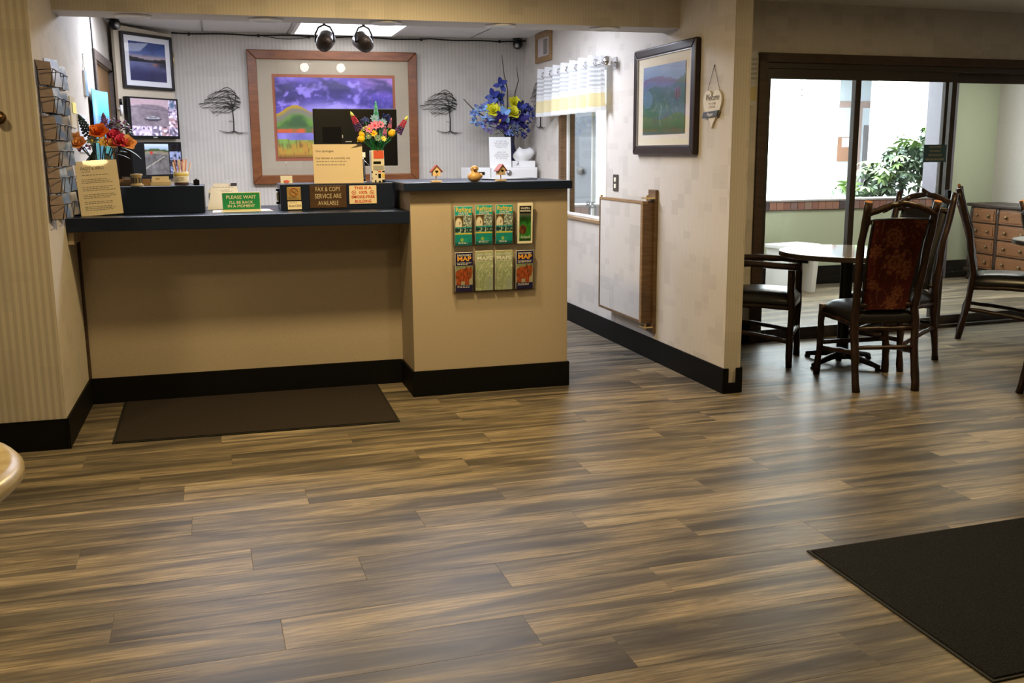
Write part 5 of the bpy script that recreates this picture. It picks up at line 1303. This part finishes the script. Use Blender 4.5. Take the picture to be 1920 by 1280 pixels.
# on the raised counter
def birdhouse(label, x, y, rz):
    t = thing('birdhouse', label, 'ornament', (x, y, 1.2215), rz, 'small wooden birdhouses')
    wd = simple('pale_wood', (.66, .50, .30), .6) if 'pale_wood' not in D.materials else D.materials['pale_wood']
    MB().box(-.030, .030, -.016, .016, 0, .008).build('base', wd, t, .001)
    MB().tube([(0, 0, .008), (0, 0, .034)], .003, 8).build('dowel', wd, t)
    MB().prism([(-.022, .034), (.022, .034), (.022, .066), (0, .090), (-.022, .066)], -.016, .016).build('house', wd, t)
    rf_ = D.materials.get('red_roof') or simple('red_roof', (.32, .075, .06), .5)
    for s in (-1, 1): MB().prism([(0, .089), (s*.033, .054), (s*.035, .058), (0, .096)], -.021, .021).build('roof_board', rf_, t)
    hp_ = [(16*math.sin(a)**3/16*.0095, .058+(13*math.cos(a)-5*math.cos(2*a)-2*math.cos(3*a)-math.cos(4*a))/16*.0095) for a in [2*math.pi*q/24 for q in range(24)]]
    MB().prism(hp_, -.0168, -.0158).build('heart_hole', M['black'], t)
    MB().tube([(0, -.016, .044), (0, -.026, .044)], .0018, 6).build('perch', wd, t)
birdhouse('small wooden birdhouse with a heart hole, the left one on the raised counter', .685, .02, .05)
birdhouse('small wooden birdhouse with a heart hole, the right one on the raised counter', 1.067, .04, .35)
gb = thing('gourd_bird', 'round tan gourd duck between the two little birdhouses', 'ornament', (.907, .02, 1.2205))
gm = simple('gourd_tan', (.50, .32, .13), .4, var=.2, scale=40)
MB().lathe([(.015, 0), (.03, .006), (.040, .024), (.038, .040), (.024, .052), (.018, .058), (.023, .068), (.022, .080), (.012, .088), (.001, .09)], 20).build('body', gm, gb)
MB().ball((-.004, -.026, .070), .010, 8, 0, .5, 1.0, 1.2).build('beak', simple('gourd_brown', (.30, .16, .06), .4), gb)
for s in (-1, 1): MB().ball((s*.010-.003, -.020, .077), .0028, 6).build('eye', M['black'], gb)
MB().ball((.038, .0, .034), .018, 8, 0, .8, .5, 1).build('wing', gm, gb)
ds = thing('document_folder', 'dark blue folder with papers lying on the raised counter behind the right birdhouse', 'papers', (1.20, .34, 1.2212), .25)
B(-.14, .14, -.10, .10, 0, .006).build('folder', simple('slate_blue', (.09, .11, .20), .5), ds); B(-.15, .10, -.09, .09, .006, .008).build('sheet', simple('pale_blue_paper', (.42, .46, .58), .6), ds)

# ---------------------------------------------------------------- behind the counter
mo = thing('computer_monitor', 'large black computer monitor seen from behind, on the office desk', 'monitor', (.385, 1.10, .7505))
mb_ = MB().box(-.27, .27, -.012, .03, .55, .915).build('casing', M['black'], mo, .006)
MB().box(-.215, -.095, -.0145, -.011, .70, .80).build('access_cover', M['blackmatt'], mb_, .002)
MB().box(-.08, .25, -.0135, -.0115, .893, .896).build('seam', M['black'], mb_)
MB().box(-.09, -.085, -.0145, -.012, .73, .75).build('label', M['white'], mb_); MB().box(-.07, -.03, -.0145, -.012, .705, .709).build('label', M['white'], mb_)
MB().tube([(.03, .01, .02), (.03, -.01, .62)], [.028, .022], 10).build('stand_neck', M['black'], mo)
MB().lathe([(.13, 0), (.13, .01), (.04, .022), (.001, .022)], 24, (.03, .02, 0)).build('stand_foot', M['black'], mo)
wc = thing('white_cabinet', 'white metal cabinet with a round lock in the far right corner', 'cabinet', (1.98, 3.16, 0))
MB().box(-.19, .235, -.20, .24, .02, 1.25).build('body', M['white'], wc, .006)
MB().box(-.18, .225, -.206, -.2005, .98, 1.235).build('drawer_front', M['white'], wc, .003); MB().box(-.18, .225, -.206, -.2005, .04, .96).build('door', M['white'], wc, .003)
lkk = MB().lathe([(.001, .016), (.020, .014), (.024, .0)], 18).build('lock', M['steel'], wc, loc=(-.028, -.206, 1.205)); lkk.rotation_euler = (math.pi/2, 0, 0)
wb = thing('white_cabinet', 'narrower white cabinet with a small dark display, left of the lock cabinet', 'cabinet', (1.70, 3.16, 0))
MB().box(-.085, .085, -.21, .2, .02, 1.248).build('body', M['white'], wb, .005); MB().box(-.03, .03, -.216, -.2095, 1.19, 1.215).build('display', M['black'], wb, .002)
sg = thing('desk_notice', 'white printed do not use notice standing on the white cabinet', 'sign', (1.885, 2.99, 1.2505))
sh = MB().box(-.098, .098, -.004, 0, 0, .262).build('sheet', M['paper'], sg); sh.rotation_euler = (-.08, 0, 0)
GI = simple('pale_grey_ink', (.38, .38, .39), .7)
text('DO NOT USE\nTHIS AREA UNLESS\nA DESK PERSON\nTHANK YOU', .0165, GI, sh, (.012, -.0046, .20), .135, 0, 1.05); text('INSIDE: THIS\nDESK HOURS ARE\nPOSTED ON BOARD\nBY THE DOOR', .0165, GI, sh, (.012, -.0046, .105), .135, 0, 1.05)
tb = thing('tissue_box', 'white patterned tissue box on the white cabinet beside the notice', 'tissue box', (2.108, 3.08, 1.2505))
MB().box(-.105, .105, -.06, .06, 0, .055).build('box', M['paper'], tb, .002)
for q in range(4): leaf(tb, simple('sprig_grey', (.35, .37, .42), .7) if 'sprig_grey' not in D.materials else D.materials['sprig_grey'], .05, .006, (-.075+.012*q, -.0608, .01), (.5-.3*q, 0, .8), 0, 'printed_sprig')
vs = []; rt2 = random.Random(8)
for j in range(7):
    for i in range(16):
        a = 2*math.pi*i/16; f = j/6; ro = (.045+.038*math.sin(f*2.6))*(1+.22*math.sin(3*a+2*f)+.12*nz(i, j))*(1-.35*f**4)
        vs.append((ro*math.cos(a)*1.15+.02*f, ro*math.sin(a)*.5, .055+.105*f+.018*f*math.sin(2*a+1)))
MB().add(vs, [(j*16+i, j*16+(i+1) % 16, (j+1)*16+(i+1) % 16, (j+1)*16+i) for j in range(6) for i in range(16)]+[tuple(range(96, 112))], 0, True).build('tissue', M['paper'], tb)

# ---------------------------------------------------------------- signs and plants at the glass wall
t = thing('glass_sign', 'dark blue not a pool entrance sign stuck on the glass door', 'sign', (3.0, .843, 0), GA); 
MB().box(1.625, 1.84, .004, .009, 1.285, 1.415).build('plate', simple('sign_blue', (.035, .085, .115), .5), t)
ST = simple('sign_tan', (.36, .33, .22), .6)
for i, s_ in enumerate(('NOT A POOL', 'ENTRANCE', 'USE DOOR BY', 'VENDING MACHINES')): text(s_, .021, ST, t, (1.7325, .0035, 1.398-.031*i), (.115, .10, .125, .175)[i], .015)
n85 = thing('window_number', 'grey room number 85 lettered on the office window pane', 'sign', (2.299, 1.85, .93), RIGHT)
text('85', .07, simple('number_grey', (.16, .18, .18), .6), n85, (0, 0, .04), .20, .01)
pb_ = thing('utility_door', 'grey door with a round knob standing in the courtyard beyond the office window', 'door', (3.39, 5.05, 0), math.radians(-42))
MB().box(-.20, .16, 0, .05, 0, 2.2).build('slab', simple('slate_door', (.055, .06, .075), .6), pb_, .003); MB().lathe([(.02, 0), (.045, .02), (.04, .05), (.001, .06)], 14).build('knob', M['iron'], pb_, loc=(.0, 0, 1.17)).rotation_euler = (math.pi/2, 0, 0)
MB().box(-.27, -.20, -.02, .05, 0, 2.2).build('frame_post', M['oakdark'], pb_)
rb2 = random.Random(17)
pl_ = thing('planter_bush', 'leafy umbrella-leaf bush leaning left over the brick planter', 'bush', (6.90, 4.22, 0))
MB().box(-.4, .9, -.30, .4, 0, .72).build('soil', simple('soil', (.06, .045, .03), .9), pl_)
for p in (((-.25, 0, .7), (-.22, -.02, .95), (-.3, 0, 1.15)), ((.05, 0, .7), (.1, 0, 1.1), (.25, 0, 1.5)), ((.3, .05, .7), (.33, 0, 1.2), (.5, 0, 1.65)), ((0, 0, .72), (-.1, 0, 1.0), (.05, -.05, 1.3))):
    MB().tube(p, [.022, .016, .010], 7).build('branch', M['twig'], pl_)
umb = []
for q in range(4):
    mbq = MB()
    for i in range(7):
        a = 2*math.pi*i/7+q*.3; c, s = math.cos(a), math.sin(a); ln = .105*(1+.15*math.sin(i*2+q)); vs = []
        for j in range(4):
            f = j/3; w = .024*math.sin(math.pi*(.1+.82*f)); vs += [(c*ln*(.12+f)-s*w, s*ln*(.12+f)+c*w, -.055*f*f+.01), (c*ln*(.12+f)+s*w, s*ln*(.12+f)-c*w, -.055*f*f+.01)]
        mbq.add(vs, [(2*j, 2*j+1, 2*j+3, 2*j+2) for j in range(3)], 0, True)
    mbq.tube([(0, 0, 0), (.01, .01, -.08)], .003, 5)
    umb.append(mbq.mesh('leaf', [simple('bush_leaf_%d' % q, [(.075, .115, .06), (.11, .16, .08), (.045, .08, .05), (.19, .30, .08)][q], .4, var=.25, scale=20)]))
nl = 0
while nl < 300:
    x = rb2.uniform(-.62, .75); y = rb2.uniform(-.26, .35); z = rb2.uniform(.80, 1.78)
    hi = .98+.60*(x+.62)/.95 if x < .33 else 1.62+.1*(x-.33)
    lo = .82 if x < -.05 else .95+.15*(x+.05)
    if z > hi+rb2.uniform(-.05, .05) or z < lo: continue
    if x > .2 and z < 1.05: continue
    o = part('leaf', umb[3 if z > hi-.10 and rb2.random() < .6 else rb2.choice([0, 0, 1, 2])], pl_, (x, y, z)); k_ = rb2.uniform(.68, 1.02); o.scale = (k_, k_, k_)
    o.rotation_euler = (rb2.uniform(-.2, .9), rb2.uniform(-.6, .4), rb2.uniform(0, 6.3)); nl += 1
sp_ = thing('spiky_plant', 'faint spiky grass plant in the planter left of the door mullion', 'plant', (5.98, 3.98, .74))
for q in range(11): leaf(sp_, Cc['silver'], .28, .012, (0, 0, 0), (.9*math.sin(q*1.9), .4*math.cos(q*1.3), .9), .4)
MB().lathe([(.10, -.3), (.12, 0), (.11, .01), (.001, .01)], 14).build('pot', M['concrete'], sp_)
